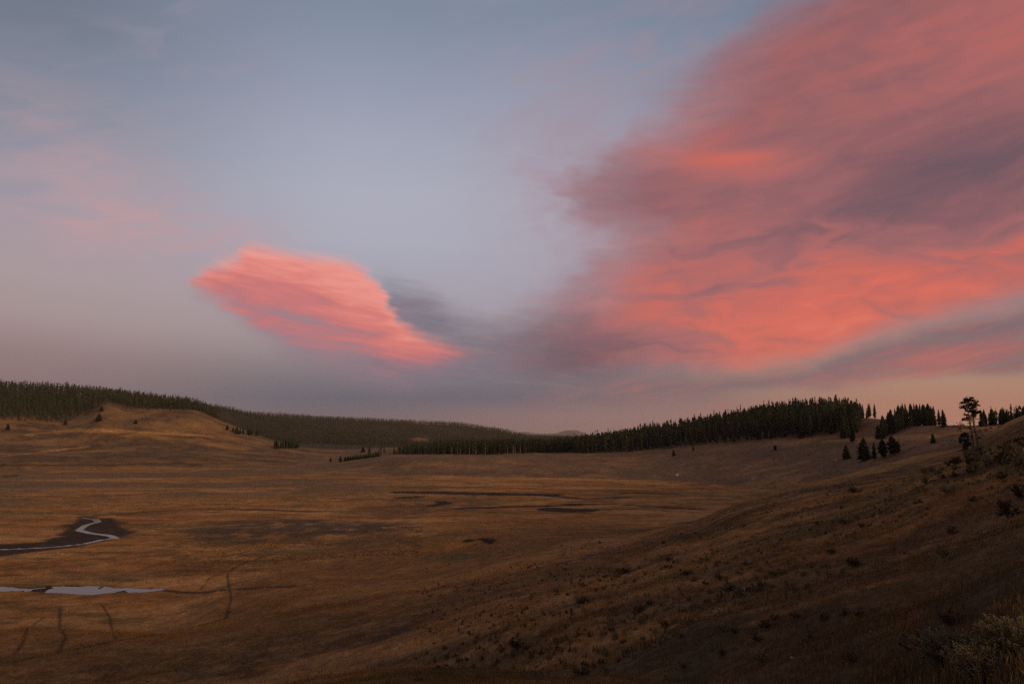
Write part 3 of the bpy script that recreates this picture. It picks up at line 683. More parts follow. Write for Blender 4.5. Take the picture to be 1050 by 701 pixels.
def sprays(n, hts, prof, r, wid, droop, g, jit=0.25, lift=0.045):
    """foliage sprays of one conifer: n fans, heights hts(0..1) of a unit-tall tree, radius r*prof(t)"""
    t = hts; ph = g.uniform(0, 2 * math.pi, n); rr = r * prof(t) * (1 - jit + 2 * jit * g.random(n))
    c, s = np.cos(ph), np.sin(ph); w = wid * (0.6 + 0.8 * g.random(n)) * (0.35 + rr / r)
    in_r = 0.12 * rr
    tipz = t - droop * rr / r * (0.5 + g.random(n)); up = lift * (0.6 + 0.8 * g.random(n))
    o = np.zeros(n)
    A = np.stack([in_r * c, in_r * s, t + up], -1); Bm = np.stack([in_r * c, in_r * s, t - up * 0.9], -1)
    tip = np.stack([rr * c, rr * s, tipz], -1)
    L_ = np.stack([0.72 * rr * c - w * s, 0.72 * rr * s + w * c, t - 0.75 * (t - tipz)], -1); R_ = np.stack([0.72 * rr * c + w * s, 0.72 * rr * s - w * c, t - 0.75 * (t - tipz)], -1)
    V = np.stack([A, Bm, tip, L_, R_], 1).reshape(-1, 3); b = np.arange(n)[:, None] * 5
    F = np.concatenate([b + [[0, 3, 2]], b + [[0, 2, 4]], b + [[0, 1, 2]]], 0)
    tone = np.repeat(0.65 + 0.75 * g.random(n), 5)
    return V, F, tone
def conifer_profile(kind):
    if kind == 'narrow': return lambda t: np.clip((1.02 - t), 0, 1) ** 0.75 * (0.55 + 0.45 * np.clip((t - 0.1) / 0.25, 0, 1))
    if kind == 'full': return lambda t: np.clip((1.02 - t), 0, 1) ** 0.62
    return lambda t: np.sqrt(np.clip(1.02 - t, 0, 1)) * (0.45 + 0.55 * np.clip((t - 0.15) / 0.4, 0, 1))       # rounded top
def crown_mesh(seed, kind, r, base, n, tall=True):
    g = np.random.default_rng(seed); h = base + (1 - base) * g.random(n) ** 0.9
    # clumped whorls with gaps between them
    k = 22; h = np.where(g.random(n) < 0.6, (np.round(h * k) + 0.25 * g.standard_normal(n)) / k, h); h = np.clip(h, base, 0.99)
    V, F, tone = sprays(n, h, conifer_profile(kind), r, 0.030, 0.045, g, 0.38)
    lean = g.uniform(0, 2 * math.pi); V[:, 0] += 0.02 * np.cos(lean) * V[:, 2] ** 2; V[:, 1] += 0.02 * np.sin(lean) * V[:, 2] ** 2
    top, tf = tube([(0, 0, 0.9), (0.01 * math.cos(lean), 0.01 * math.sin(lean), 1.0)], [0.006, 0.002], 4)
    V2, F2 = join([(V, F), (top, tf)])
    tint = np.ones((len(V2), 3)); tint[:len(V)] *= tone[:, None]; hue = g.uniform(0.85, 1.2); tint[:, 0] *= hue
    return tri_mesh('crown', V2, F2, needle_m, tint)
def trunk_mesh(seed, top=0.9, r=0.016, mat=None):
    g = np.random.default_rng(seed); z = np.linspace(-0.03, top, 7)
    V, F = tube(np.stack([0.006 * g.standard_normal(7), 0.006 * g.standard_normal(7), z], -1), r * (1.05 - z * 0.95), 6)
    return tri_mesh('trunk', V, F, mat or bark_m, None, True)
KINDS_ = {'narrow': [], 'full': [], 'round': []}
for k_, (kd, r_, b_, n_) in enumerate([('narrow', 0.145, 0.10, 300), ('narrow', 0.17, 0.06, 320), ('narrow', 0.13, 0.16, 260), ('narrow', 0.155, 0.08, 320), ('full', 0.20, 0.04, 380), ('full', 0.18, 0.05, 360),
                                       ('round', 0.17, 0.2, 300), ('round', 0.20, 0.12, 340)]):
    KINDS_[kd].append((crown_mesh(100 + k_, kd, r_, b_, n_), trunk_mesh(200 + k_)))
def tree(name, x, y, h, wide, label, group, cat='tree', kind='narrow', dz=0.0, meshes=None, turn=None):
    z = float(ground(np.array([x]), np.array([y]))[0]) - 0.1 + dz
    r = bpy.data.objects.new(name, None); COL.objects.link(r); r.empty_display_size = 0.5
    r.location = (x, y, z); r.rotation_euler = (0, 0, random.uniform(0, 6.28) if turn is None else turn); r.scale = (h * wide, h * wide, h)
    r['label'] = label; r['category'] = cat
    if group: r['group'] = group
    cm, tm = meshes or random.choice(KINDS_[kind])
    link('trunk', tm, r); link('crown', cm, r)
    return r
random.seed(5)
def scatter(u0, u1, front, back, space, seed, keep=None):
    """tree stands over an azimuth range, between two distances that may change along it"""
    g = np.random.default_rng(seed); a0, a1 = paz(u0), paz(u1); out = []
    fa = [paz(u) for u, _ in front]; fd = [d for _, d in front]; ba = [paz(u) for u, _ in back]; bd = [d for _, d in back]
    dmin, dmax = min(fd), max(bd); X0 = [dmin * math.sin(R(a0)), dmax * math.sin(R(a0)), dmin * math.sin(R(a1)), dmax * math.sin(R(a1))]
    gx = np.arange(min(X0), max(X0), space); gy = np.arange(dmin * 0.75, dmax * 1.02, space)
    x, y = np.meshgrid(gx, gy); x = x + g.uniform(-0.48, 0.48, x.shape) * space; y = y + g.uniform(-0.48, 0.48, y.shape) * space
    x = x.ravel(); y = y.ravel(); a = np.degrees(np.arctan2(x, y)); d = np.hypot(x, y)
    rag = (fbm(x / 40, y / 40, 3, seed) - 0.5) * space * 9
    m = (a > a0) & (a < a1) & (d + rag > np.interp(a, fa, fd)) & (d < np.interp(a, ba, bd))
    x, y = x[m], y[m]
    if keep is not None:
        k = keep(np.degrees(np.arctan2(x, y)), np.hypot(x, y), x, y); x, y = x[k], y[k]
    return np.stack([x, y], -1)
far_V, far_F, far_C, far_M = [], [], [], []; far_n = [0]
def add_far(pts, h0, h1, wide, n, seed, hue=1.0):
    """many small conifers into the far-off wood"""
    g = np.random.default_rng(seed); z = ground(pts[:, 0], pts[:, 1])
    prof = conifer_profile('narrow'); prof2 = conifer_profile('round'); pat = fbm(pts[:, 0] / 55, pts[:, 1] / 90, 3, 404)
    for k, (x, y) in enumerate(pts):
        h = (h0 + (h1 - h0) * g.random()) * (1.18 if g.random() < 0.08 else (0.6 if g.random() < 0.2 else 1)); t = 0.06 + 0.92 * g.random(n) ** 0.9
        V, F, tone = sprays(n, t, prof if g.random() < 0.5 else prof2, wide * g.uniform(0.8, 1.25), 0.05, 0.05, g, 0.3, 0.07)
        V = V * h + (x, y, z[k] - 0.2)
        tb = np.array([[-0.012, 0, 0], [0.012, 0, 0], [0, 0.012, 0], [0, 0, 0.92]]) * h + (x, y, z[k] - 0.3)
        tf = np.array([[0, 1, 3], [1, 2, 3], [2, 0, 3]])
        o = far_n[0]; far_V.append(V); far_F.append(F + o); far_V.append(tb); far_F.append(tf + o + len(V)); far_n[0] += len(V) + 4
        tn = g.uniform(0.7, 1.35) * (0.65 + 0.75 * float(pat[k])); c = np.ones((len(V) + 4, 3)); c[:len(V)] *= (tone * tn)[:, None]; c[:, 0] *= hue * g.uniform(0.85, 1.25); c[len(V):] *= (1.6, 1.1, 1.6)
        far_C.append(c)
# wood on the right hill
F1 = scatter(588, 884, [(588, 672), (650, 642), (700, 612), (750, 592), (800, 572), (840, 558), (870, 548), (884, 560)],
             [(588, 900), (650, 870), (700, 850), (750, 830), (800, 800), (840, 780), (870, 740), (884, 640)], 5.2, 301)
F1 = F1[np.argsort(np.hypot(F1[:, 0], F1[:, 1]))]
# belt beyond the bench
F2 = scatter(378, 592, [(378, 800), (420, 760), (450, 742), (500, 722), (592, 684)], [(378, 840), (420, 860), (500, 900), (592, 900)], 4.9, 302, lambda a, d, x, y: np.random.default_rng(3).random(len(a)) < 0.12 + 0.9 * sstep(paz(380), paz(440), a + 2.0 * (fbm(x / 16, y / 16, 2, 31) - 0.5)))
F2 = F2[np.argsort(np.hypot(F2[:, 0], F2[:, 1]))]
# stands on the open ridge further right, and the strip behind it
F3 = scatter(905, 972, [(905, 462), (915, 478), (930, 480), (972, 480)], [(905, 490), (930, 515), (960, 505), (966, 482)], 3.7, 303)
F4 = scatter(1008, 1110, [(1008, 442), (1110, 450)], [(1008, 500), (1110, 520)], 4.6, 304)
F5s = scatter(878, 900, [(878, 596), (900, 590)], [(878, 640), (900, 640)], 8, 305)
n_ind = 0
for i, (x, y) in enumerate(F1[:112]):
    tree('pine_tree', x, y, random.uniform(9, 18), random.uniform(0.8, 1.35), 'dark conifer at the front of the forest on the right hill', 'conifers along the front of the right hill forest', kind=random.choice(['narrow', 'narrow', 'round', 'round', 'full'])); n_ind += 1
add_far(F1[112:], 10.5, 18.5, 0.16, 36, 401)
for i, (x, y) in enumerate(F2[:58]):
    u_ = x / y * 694 + 525
    tree('pine_tree', x, y, random.uniform(8, 15.5) * (0.75 if u_ < 430 else 1), random.uniform(0.85, 1.2), 'dark conifer in the tree belt along the top of the bench beyond the meadow', 'conifers of the belt beyond the meadow', kind=random.choice(['narrow', 'round'])); n_ind += 1
_b = np.degrees(np.arctan2(F2[58:, 0], F2[58:, 1])) < paz(440); add_far(F2[58:][~_b], 9, 16, 0.16, 30, 402); add_far(F2[58:][_b], 6, 12.5, 0.17, 30, 405)
for x, y in F3:
    if n_ind > 225: break
    tree('pine_tree', x, y, random.uniform(9.5, 14), random.uniform(0.9, 1.2), 'dark conifer in the compact stand on the open right ridge', 'conifers of the stand on the right ridge', kind=random.choice(['narrow', 'full', 'round'])); n_ind += 1
F4 = F4[np.argsort(np.hypot(F4[:, 0], F4[:, 1]))]
for x, y in F4[:26]:
    tree('pine_tree', x, y, random.uniform(5.5, 9.0), random.uniform(1.0, 1.4), 'dark conifer of the strip behind the grassy ridge by the tall lone pine', 'conifers behind the far right ridge', kind='full'); n_ind += 1
add_far(F4[26:], 6, 9.5, 0.19, 34, 403)
for x, y in F5s[:10]:
    tree('pine_tree', x, y, random.uniform(8, 13), random.uniform(0.9, 1.2), 'conifer in the gap between the right hill forest and the ridge stand', 'conifers in the gap on the right ridge', kind='narrow'); n_ind += 1
def tree_px(u, v, top, wpx, label, group=None, kind='full', name='pine_tree', meshes=None):
    """a tree that stands out: rooted where its foot shows on the land, true size from its distance"""
    global n_ind
    p = hit(u, v)
    if p is None: return None
    h = (v - top) * mpp(p) * 1.01; w = wpx * mpp(p) / h; n_ind += 1
    ref = {'narrow': 0.29, 'full': 0.36, 'round': 0.35}[kind]
    return tree(name, p[0], p[1], h, w / ref, label, group, kind=kind, meshes=meshes)
# single trees in the open
for u, v, tp, w, lb, kd in [
    (868, 470.5, 456, 9, 'small bushy conifer at the left of the loose row below the ridge stand', 'full'),
    (886, 472, 449, 15, 'broad dark conifer with a wide skirt, biggest of the row on the grassy slope', 'full'),
    (897, 471, 453, 7, 'thin conifer with a pale trunk between the broad ones on the slope', 'narrow'),
    (906, 469.5, 451, 13, 'dense dome-shaped conifer in the middle of the slope row', 'round'),
    (916, 467, 447.5, 14, 'round-topped conifer near the right end of the slope row', 'round'),
    (921, 466, 452, 9, 'short conifer leaning out at the right end of the slope row', 'round'),
    (957, 454, 444, 6, 'solitary small conifer on the tan slope left of the lone pine', 'full'),
    (874, 453, 437, 8, 'conifer standing just below the right end of the hill forest', 'narrow'),
    (901, 449.5, 436, 8, 'low conifer in front of the left end of the ridge stand', 'full'),
    (968, 437.5, 420, 7, 'pointed conifer standing apart on the skyline right of the ridge stand', 'full'),
    (711, 463, 456, 4, 'small pine stepping out of the right hill forest', 'narrow'),
    (795, 461.5, 456, 5, 'lone shrubby conifer on the bench below the hill forest', 'round'),
    (691, 467, 461, 4, 'little conifer on the bench under the forest edge', 'full'),
    (139, 434.5, 430, 4, 'tiny dark conifer alone on the bare left slope', 'full'),
    (67, 435.5, 430, 4, 'small conifer below the left hill forest edge', 'full'),
    (8, 440.5, 434, 5, 'dark conifer on the slope at the left frame edge', 'full'),
    (101, 432, 424, 7, 'dark conifer at the foot of the bare left knoll', 'full'),
    (104, 422, 416, 5, 'conifer on the shoulder of the bare left knoll', 'full'),
    (339, 473, 468.5, 3, 'first small conifer of the line on the flat', 'full'),
    (349, 473.5, 467, 4, 'second small conifer of the line on the flat', 'full'),
    (372, 463.5, 457.5, 5, 'conifer behind the little tree line on the flat', 'full'),
    (233, 441, 435, 4, 'conifer at the right foot of the left knolls', 'narrow')]:
    tree_px(u, v, tp, w, lb, None, kd)
for k in range(14):
    u = 354 + k * 2.6
    tree_px(u, 472.5 - k * 0.35, 467.5 - k * 0.35 + random.uniform(-0.8, 0.6), random.uniform(3, 4.5), 'low dark conifer in the short hedge-like line on the flat below the far hills', 'low conifers of the line on the flat', 'full')
for k in range(16):
    u = 281 + k * 1.6 + random.uniform(-1, 1)
    tree_px(u, 460.5 + random.uniform(-1, 0.5), 451 + random.uniform(-1, 2), random.uniform(3.5, 5), 'dark conifer of the small grove at the foot of the left hill', 'conifers of the grove below the left hill', 'narrow')
for k in range(10):
    u = 238 + k * 3.0 + random.uniform(-1, 1)
    tree_px(u, 444 + k * 0.45 + random.uniform(-1, 0.5), 437 + k * 0.45 + random.uniform(-1, 1), random.uniform(3.5, 5), 'dark conifer trailing down the right end of the left hill', 'conifers trailing down the left hill', 'narrow')
# bare silver trunks in front of the belt
def snag(x, y, h, label, group):
    z = float(ground(np.array([x]), np.array([y]))[0]) - 0.1; g = np.random.default_rng(int(abs(x) * 10))
    parts = [tube([(0, 0, 0), (0.01, 0.0, 0.5), (0.0, 0.01, 1.0)], [0.014, 0.011, 0.004], 5)]
    for q in range(14):
        t = g.uniform(0.3, 0.95); p = g.uniform(0, 6.28); l = 0.10 * (1.05 - t) + 0.02
        parts.append(tube([(0, 0, t), (l * math.cos(p), l * math.sin(p), t - 0.01)], [0.004, 0.002], 3))
    V, F = join(parts); o = link('dead_tree', tri_mesh('dead_tree', V * h, F, grey_bark_m), None, label=label, category='tree', group=group); o.location = (x, y, z)
for u in (463, 470, 473, 481, 489, 497, 520, 525, 527, 529, 534, 540):
    d = 716 if u < 500 else 700; a = R(paz(u + random.uniform(-1, 1))); snag(d * math.sin(a), d * math.cos(a), random.uniform(8, 11), 'bare pale trunk of a dead conifer at the front of the tree belt', 'dead conifers at the front of the belt')

# far woods on the left and behind
F7 = scatter(-120, 222, [(-120, 1165), (0, 1160), (86, 1150), (100, 1165), (112, 1190), (125, 1165), (150, 1150), (185, 1140), (222, 1190)], [(-120, 1560), (0, 1540), (222, 1420)], 6.8, 311)
add_far(F7, 13, 19, 0.16, 15, 411)
clear = lambda a, d, x, y: ~((np.abs(a - paz(431)) < 1.0) & (d > 1700) & (d < 2250)) & (fbm(x / 90, y / 90, 3, 77) > 0.30)
F8 = scatter(-160, 400, [(-160, 1765), (300, 1760), (400, 1830)], [(-160, 2330), (262, 2300), (330, 2200), (400, 2000)], 9.0, 312, clear)
add_far(F8, 12, 18, 0.17, 9, 412, 1.05)
F9 = scatter(-60, 640, [(-60, 2250), (300, 2100), (400, 2080), (640, 2000)], [(-60, 3000), (640, 2980)], 10.0, 313, clear)
add_far(F9, 13, 20, 0.20, 7, 413, 1.1)
F10 = scatter(262, 600, [(262, 1640), (300, 1640), (340, 1700), (392, 1450), (600, 1000)], [(262, 1950), (600, 2000)], 10.0, 314, clear)
add_far(F10, 11, 16, 0.18, 9, 414, 1.05)
V = np.vstack(far_V); F = np.vstack(far_F)
link('forest', tri_mesh('forest', V, F, needle_m, np.vstack(far_C)), None, kind='stuff', label='dark conifer forest covering the hills round the valley', category='forest')
print('individual conifers', n_ind, 'forest tris', len(F))

# ------------------------------------------------------------------ the tall lone pine on the right
pine_trunk_m = plant_material('lone_pine_bark', (0.115, 0.088, 0.066), 0.3)
def lone_pine():
    u, v = 1000, 462.5; p = hit(u, v); s = mpp(p)                       # metres per pixel of the photograph there
    ra = R(paz(u)); ex = np.array([math.cos(ra), -math.sin(ra), 0.0]); ey = np.array([math.sin(ra), math.cos(ra), 0.0]); ez = np.array([0, 0, 1.0])
    r = bpy.data.objects.new('lone_pine', None); COL.objects.link(r); r.location = (p[0], p[1], p[2] - 0.1)
    r['label'] = 'tall lone pine with two pale trunks and a ragged flat top on the slope'; r['category'] = 'tree'
    g = np.random.default_rng(55)
    def W(du, dv, dd=0.0): return ex * du * s + ez * dv * s + ey * dd
    tr = [[(2.5, -1, 0), (2.2, 14, 0.3), (1.0, 28, 0.2), (1.5, 42, 0.4), (3, 52, 0.5)], [(-1.8, -1, -.4), (-1.5, 12, -.6), (-2.0, 26, -.8), (-3.0, 40, -.9), (-4.5, 50, -1)]]
    tips = []
    for k, ps in enumerate(tr):
        pts = np.array([W(*q) for q in ps]); tt = np.linspace(0, 1, 14); ctl = np.linspace(0, 1, len(ps))
        path = np.stack([pchip(ctl, pts[:, i], tt) for i in range(3)], -1)
        V, F = tube(path, np.linspace(0.17, 0.05, 14) * (1 if k == 0 else 0.9), 8); link('trunk', tri_mesh('trunk', V, F, pine_trunk_m, None, True), r)
        br = []
        for q in range(40):
            t = g.uniform(0.22, 1.0) if q > 12 else g.uniform(0.55, 1.0); c = np.array([np.interp(t, tt, path[:, i]) for i in range(3)])
            l = (0.3 + 0.9 * g.random()) * (1.45 - 1.0 * t if t > 0.6 else 0.8); ph = g.uniform(0, 6.28)
            if k == 0 and t < 0.7 and g.random() < 0.35: ph = g.uniform(-0.8, 0.8)
            dirv = ex * math.cos(ph) + ey * math.sin(ph); e = c + dirv * l + ez * l * g.uniform(-0.15, 0.5); m_ = c + dirv * l * 0.5 + ez * l * 0.08
            br.append(tube([c, m_, e], [0.045, 0.03, 0.012], 4))
            dens = 0.75 if t > 0.66 else (0.30 if t > 0.4 else 0.15)
            if g.random() < dens: tips += [(e, 1.0 if t > 0.6 else 0.65), (m_ + ez * 0.1, 0.8 if t > 0.66 else 0.4)]
        V, F = join(br); link('branches', tri_mesh('branches', V, F, grey_bark_m), r)
    for q in range(36):       # ragged head
        du = g.normal(0, 2.8); dv = 57 - 21 * g.random() - abs(du) * 0.7; tips.append((W(du - 0.6, dv, g.normal(0, 0.8)), 0.95))
    n = 0; V = []; T_ = []
    for c, sz in tips:
        for q in range(20):
            d = g.standard_normal(3); d[2] = abs(d[2]) * 0.8 - 0.2; d /= np.linalg.norm(d) + 1e-9; d *= g.uniform(0.12, 0.40) * sz
            a = np.cross(d, g.standard_normal(3)); a /= np.linalg.norm(a) + 1e-9; w = 0.07
            V += [c + d * 0.15 + a * w * 0.5, c + d * 0.15 - a * w * 0.5, c + d + a * w, c + d - a * w * 0.3]; T_.append(g.uniform(0.6, 1.3))
    n = len(T_); b = np.arange(n)[:, None] * 4; F = np.concatenate([b + [[0, 1, 2]], b + [[1, 3, 2]]], 0)
    link('crown', tri_mesh('crown', np.array(V), F, needle_m, np.repeat(np.array(T_), 4)[:, None] * np.ones(3)), r)
lone_pine()
def bushy_tree(u, v, wpx, hpx, label, seed, low=0.05, n=420):
    p = hit(u, v); s = mpp(p); g = np.random.default_rng(seed); W_, Hh = wpx * s / 2, hpx * s
    r = bpy.data.objects.new('bushy_pine', None); COL.objects.link(r); r.location = (p[0], p[1], p[2] - 0.05); r['label'] = label; r['category'] = 'tree'
    V, F = tube([(0, 0, 0), (0.1, 0, Hh * 0.4), (0.0, 0.1, Hh * 0.85)], [0.16, 0.11, 0.04], 7); link('trunk', tri_mesh('trunk', V, F, bark_m, None, True), r)
    V = []; T_ = []
    for q in range(n // 8):
        t = g.uniform(low, 1); rad = W_ * math.sqrt(max(0.05, 1 - ((t - 0.42) / 0.62) ** 2)) * math.sqrt(g.random()); ph = g.uniform(0, 6.28); c = np.array([rad * math.cos(ph), rad * math.sin(ph), t * Hh])
        tone = g.uniform(0.55, 1.3)
        for k in range(34):
            d = g.standard_normal(3); d /= np.linalg.norm(d); d *= g.uniform(0.15, 0.55) * min(1.0, Hh / 4); a = np.cross(d, g.standard_normal(3)); a /= np.linalg.norm(a) + 1e-9; w = 0.08 * min(1.0, Hh / 4)
            V += [c + d * 0.1 + a * w * 0.5, c + d * 0.1 - a * w * 0.5, c + d + a * w, c + d - a * w * 0.3]; T_.append(tone * g.uniform(0.8, 1.2))
    m_ = len(T_); b = np.arange(m_)[:, None] * 4; F = np.concatenate([b + [[0, 1, 2]], b + [[1, 3, 2]]], 0)
    link('crown', tri_mesh('crown', np.array(V), F, needle_m, np.repeat(np.array(T_), 4)[:, None] * np.ones(3)), r)
bushy_tree(990, 461.5, 10, 18, 'dark bushy pine growing against the foot of the lone pine', 61)
bushy_tree(984.5, 442, 13, 9, 'low spreading conifer on the slope left of the lone pine', 62, 0.0, 300)
bushy_tree(1010, 443, 14, 13, 'thin dark conifer behind the lone pine on its right', 63, 0.0, 300)

# ------------------------------------------------------------------ brush, sage and grass on the near slope
def bush_mesh(seed, nst, nleaf, mat, leaf=0.05, spread=0.9, upright=0.4, hgt=1.0):
    """a shrub 1 m wide and tall: woody stems fanning from the root, small leaves along them"""
    g = np.random.default_rng(seed); st = []; V = []; T_ = []
    for q in range(nst):
        ph = g.uniform(0, 6.28); out = spread * 0.5 * math.sqrt(g.random()); h = hgt * (0.55 + 0.45 * g.random()) * (1 - 0.55 * (out / (0.5 * spread)) ** 2 * (1 - upright))
        e = np.array([out * math.cos(ph), out * math.sin(ph), h]); m_ = e * (0.35, 0.35, 0.5) + g.normal(0, 0.03, 3)
        st.append(tube([(0.03 * math.cos(ph), 0.03 * math.sin(ph), -0.05), m_, e], [0.010, 0.007, 0.003], 3)); tone = g.uniform(0.6, 1.4)
        for k in range(nleaf):
            t = g.uniform(0.3, 1.0); c = (m_ * (1 - t) * 2 * t + e * t * t) + g.normal(0, 0.02, 3)
            d = e / np.linalg.norm(e) + g.normal(0, 0.5, 3); d /= np.linalg.norm(d); d *= leaf * g.uniform(0.5, 1.4); a = np.cross(d, g.standard_normal(3)); a /= np.linalg.norm(a) + 1e-9
            w = leaf * 0.28; V += [c - a * w, c + a * w, c + d]; T_.append(tone * g.uniform(0.8, 1.2))
    n = len(T_); F = np.arange(3 * n).reshape(-1, 3)
    return tri_mesh('leaves', np.array(V), F, mat, np.repeat(np.array(T_), 3)[:, None] * np.ones(3)), tri_mesh('stems', *join(st), twig_m)
def shrub(name, x, y, w, h, meshes, label, cat, group=None, turn=None):
    z = float(ground(np.array([x]), np.array([y]))[0]) - 0.03
    r = bpy.data.objects.new(name, None); COL.objects.link(r); r.location = (x, y, z); r.scale = (w, w, h); r.rotation_euler = (0, 0, random.uniform(0, 6.28) if turn is None else turn)
    r['label'] = label; r['category'] = cat
    if group: r['group'] = group
    link('stems', meshes[1], r); link('leaves', meshes[0], r); return r
scrubs = [bush_mesh(500 + k, 26, 12, scrub_m, 0.13, 1.0, 0.2) for k in range(5)]
sages = [bush_mesh(520 + k, 26, 12, sage_m_, 0.12, 1.0, 0.3) for k in range(4)]
marked = [(531, 665, 30, 9, 'wide dark scrub clump low on the grass below the slope, nearest of the clumps', 'scrub'), (655, 628, 22, 8, 'dark scrub clump on the middle of the slope', 'scrub'),
          (598, 619, 20, 7, 'dark scrub clump left of the faint track', 'scrub'), (640, 588, 30, 6, 'long low streak of dark scrub above the track', 'scrub'),
          (685, 575, 16, 5, 'small dark scrub clump right of the long scrub streak', 'scrub'), (597, 691, 24, 8, 'dark scrub clump at the bottom of the picture, half cut off', 'scrub'),
          (448, 686, 14, 5, 'small reddish scrub clump low on the left of the slope', 'scrub'), (782, 604, 26, 9, 'dark scrub clump right of the middle slope', 'scrub'),
          (747, 606, 24, 8, 'flat dark scrub patch beside the bigger clump', 'scrub'), (788, 645, 24, 11, 'rusty dark scrub clump on the lower right slope', 'scrub'),
          (852, 568, 18, 6, 'dark scrub under the tan band of grass', 'scrub'), (865, 537, 14, 6, 'small dark scrub clump high on the slope', 'scrub'),
          (885, 542, 16, 6, 'dark scrub clump beside a green swale', 'scrub'), (976, 548, 16, 9, 'dark scrub clump near the pale log', 'scrub'),
          (969, 570, 14, 7, 'rounded dark scrub below the pale log', 'scrub'), (1034, 530, 32, 18, 'large dark bush on the right edge of the slope', 'scrub'), (1046, 512, 24, 16, 'second large dark bush on the right edge, higher up', 'scrub'),
          (705, 589, 14, 5, 'small dark scrub clump beside the track', 'scrub'), (876, 505, 16, 6, 'scrub clump on the green slope under the tree row', 'scrub'), (430, 698, 18, 6, 'low scrub clump at the bottom frame edge', 'scrub')]
for u, v, w, h, lb, kd in marked:
    p = hit(u, v)
    if p: s = mpp(p); shrub('scrub_bush', p[0], p[1], w * s, h * s * 1.2, random.choice(scrubs), lb, 'bush')
g = np.random.default_rng(9)
# brush on the near spur on the right skyline
k = 0
while k < 90:
    u = g.uniform(930, 1062); v = 452 + (1050 - u) * 0.16 + abs(g.normal(0, 14)); p = hit(u, v)
    if p is None or p[3] > 160: k += 1; continue
    s = mpp(p); w = g.uniform(0.7, 1.5)
    shrub('sagebrush', p[0], p[1], w, w * g.uniform(0.55, 0.9), random.choice(sages if g.random() < 0.6 else scrubs), 'sagebrush clump among the brush on the near right spur', 'bush', 'sagebrush on the near right spur'); k += 1
k = 0
while k < 80:
    u = g.uniform(560, 1050); v = g.uniform(max(480, 560 - (u - 560) * 0.15), 690); p = hit(u, v); k += 1
    if p is None or p[3] > 220 or p[3] < 8: continue
    if fbm(np.array([p[0] / 12]), np.array([p[1] / 12]), 3, 66)[0] < 0.45: continue
    w = g.uniform(0.35, 0.9) * (1.0 if p[3] > 25 else 0.6)
    shrub('low_scrub', p[0], p[1], w, w * g.uniform(0.4, 0.75), random.choice(scrubs if g.random() < 0.7 else sages), 'small low scrub plant scattered over the near slope', 'bush', 'low scrub scattered over the near slope')
# countless smaller tufts of brush: one mass
SV, SF, SC_, so = [], [], [], 0
def mass(n, a0, a1, d0, d1, size, thr, seed, base, low=0.9):
    global so
    q = np.random.default_rng(seed); a = np.radians(q.uniform(a0, a1, n)); d = d0 * (d1 / d0) ** q.random(n); x, y = d * np.sin(a), d * np.cos(a)
    m = fbm(x / 10, y / 10, 3, seed) > thr; x, y = x[m], y[m]; z = ground(x, y); fz = z > low; x, y, z = x[fz], y[fz], z[fz]
    nl = 16
    for i in range(len(x)):
        w = size * q.uniform(0.5, 1.4); ph = q.uniform(0, 6.28, nl); e = q.random(nl) * 0.5 * w; h = w * (0.35 + 0.4 * q.random(nl)) * (1 - 0.8 * (e / w) ** 2)
        c = np.stack([x[i] + e * np.cos(ph), y[i] + e * np.sin(ph), z[i] + h * 0.75], -1); wd = w * 0.10
        A = c + np.stack([-wd * np.sin(ph), wd * np.cos(ph), -h * 0.75], -1); B_ = c - np.stack([-wd * np.sin(ph), wd * np.cos(ph), h * 0.75], -1); Tp = c + q.normal(0, w * 0.08, (nl, 3)); Tp[:, 2] = z[i] + h
        SV.append(np.stack([A, B_, Tp], 1).reshape(-1, 3)); SF.append(np.arange(3 * nl).reshape(-1, 3) + so); so += 3 * nl
        SC_.append(np.repeat(base * q.uniform(0.6, 1.4), 3 * nl, 0).reshape(-1, 1) * np.ones((1, 3)) if np.isscalar(base) else np.tile(base * q.uniform(0.6, 1.4), (3 * nl, 1)))
mass(2600, paz(430), paz(1120), 30, 240, 0.34, 0.5, 71, np.array([0.070, 0.044, 0.024]))
mass(2200, paz(560), paz(1120), 22, 240, 0.34, 0.5, 72, np.array([0.120, 0.092, 0.048]))
mass(2500, paz(560), paz(1120), 250, 560, 0.9, 0.5, 73, np.array([0.075, 0.055, 0.030]))
mass(3600, paz(185), paz(435), 170, 234, 0.36, 0.38, 74, np.array([0.115, 0.080, 0.044]), -0.4)
mass(6500, paz(-40), paz(450), 320, 720, 0.55, 0.36, 75, np.array([0.125, 0.085, 0.046]), -0.6)
mass(4000, paz(-40), paz(330), 730, 1150, 0.9, 0.42, 76, np.array([0.095, 0.066, 0.036]), 0.2)
link('scrub', tri_mesh('scrub', np.vstack(SV), np.vstack(SF), grass_m, np.vstack(SC_)), None, kind='stuff', label='low dark scrub and sage covering the near slopes', category='scrub')
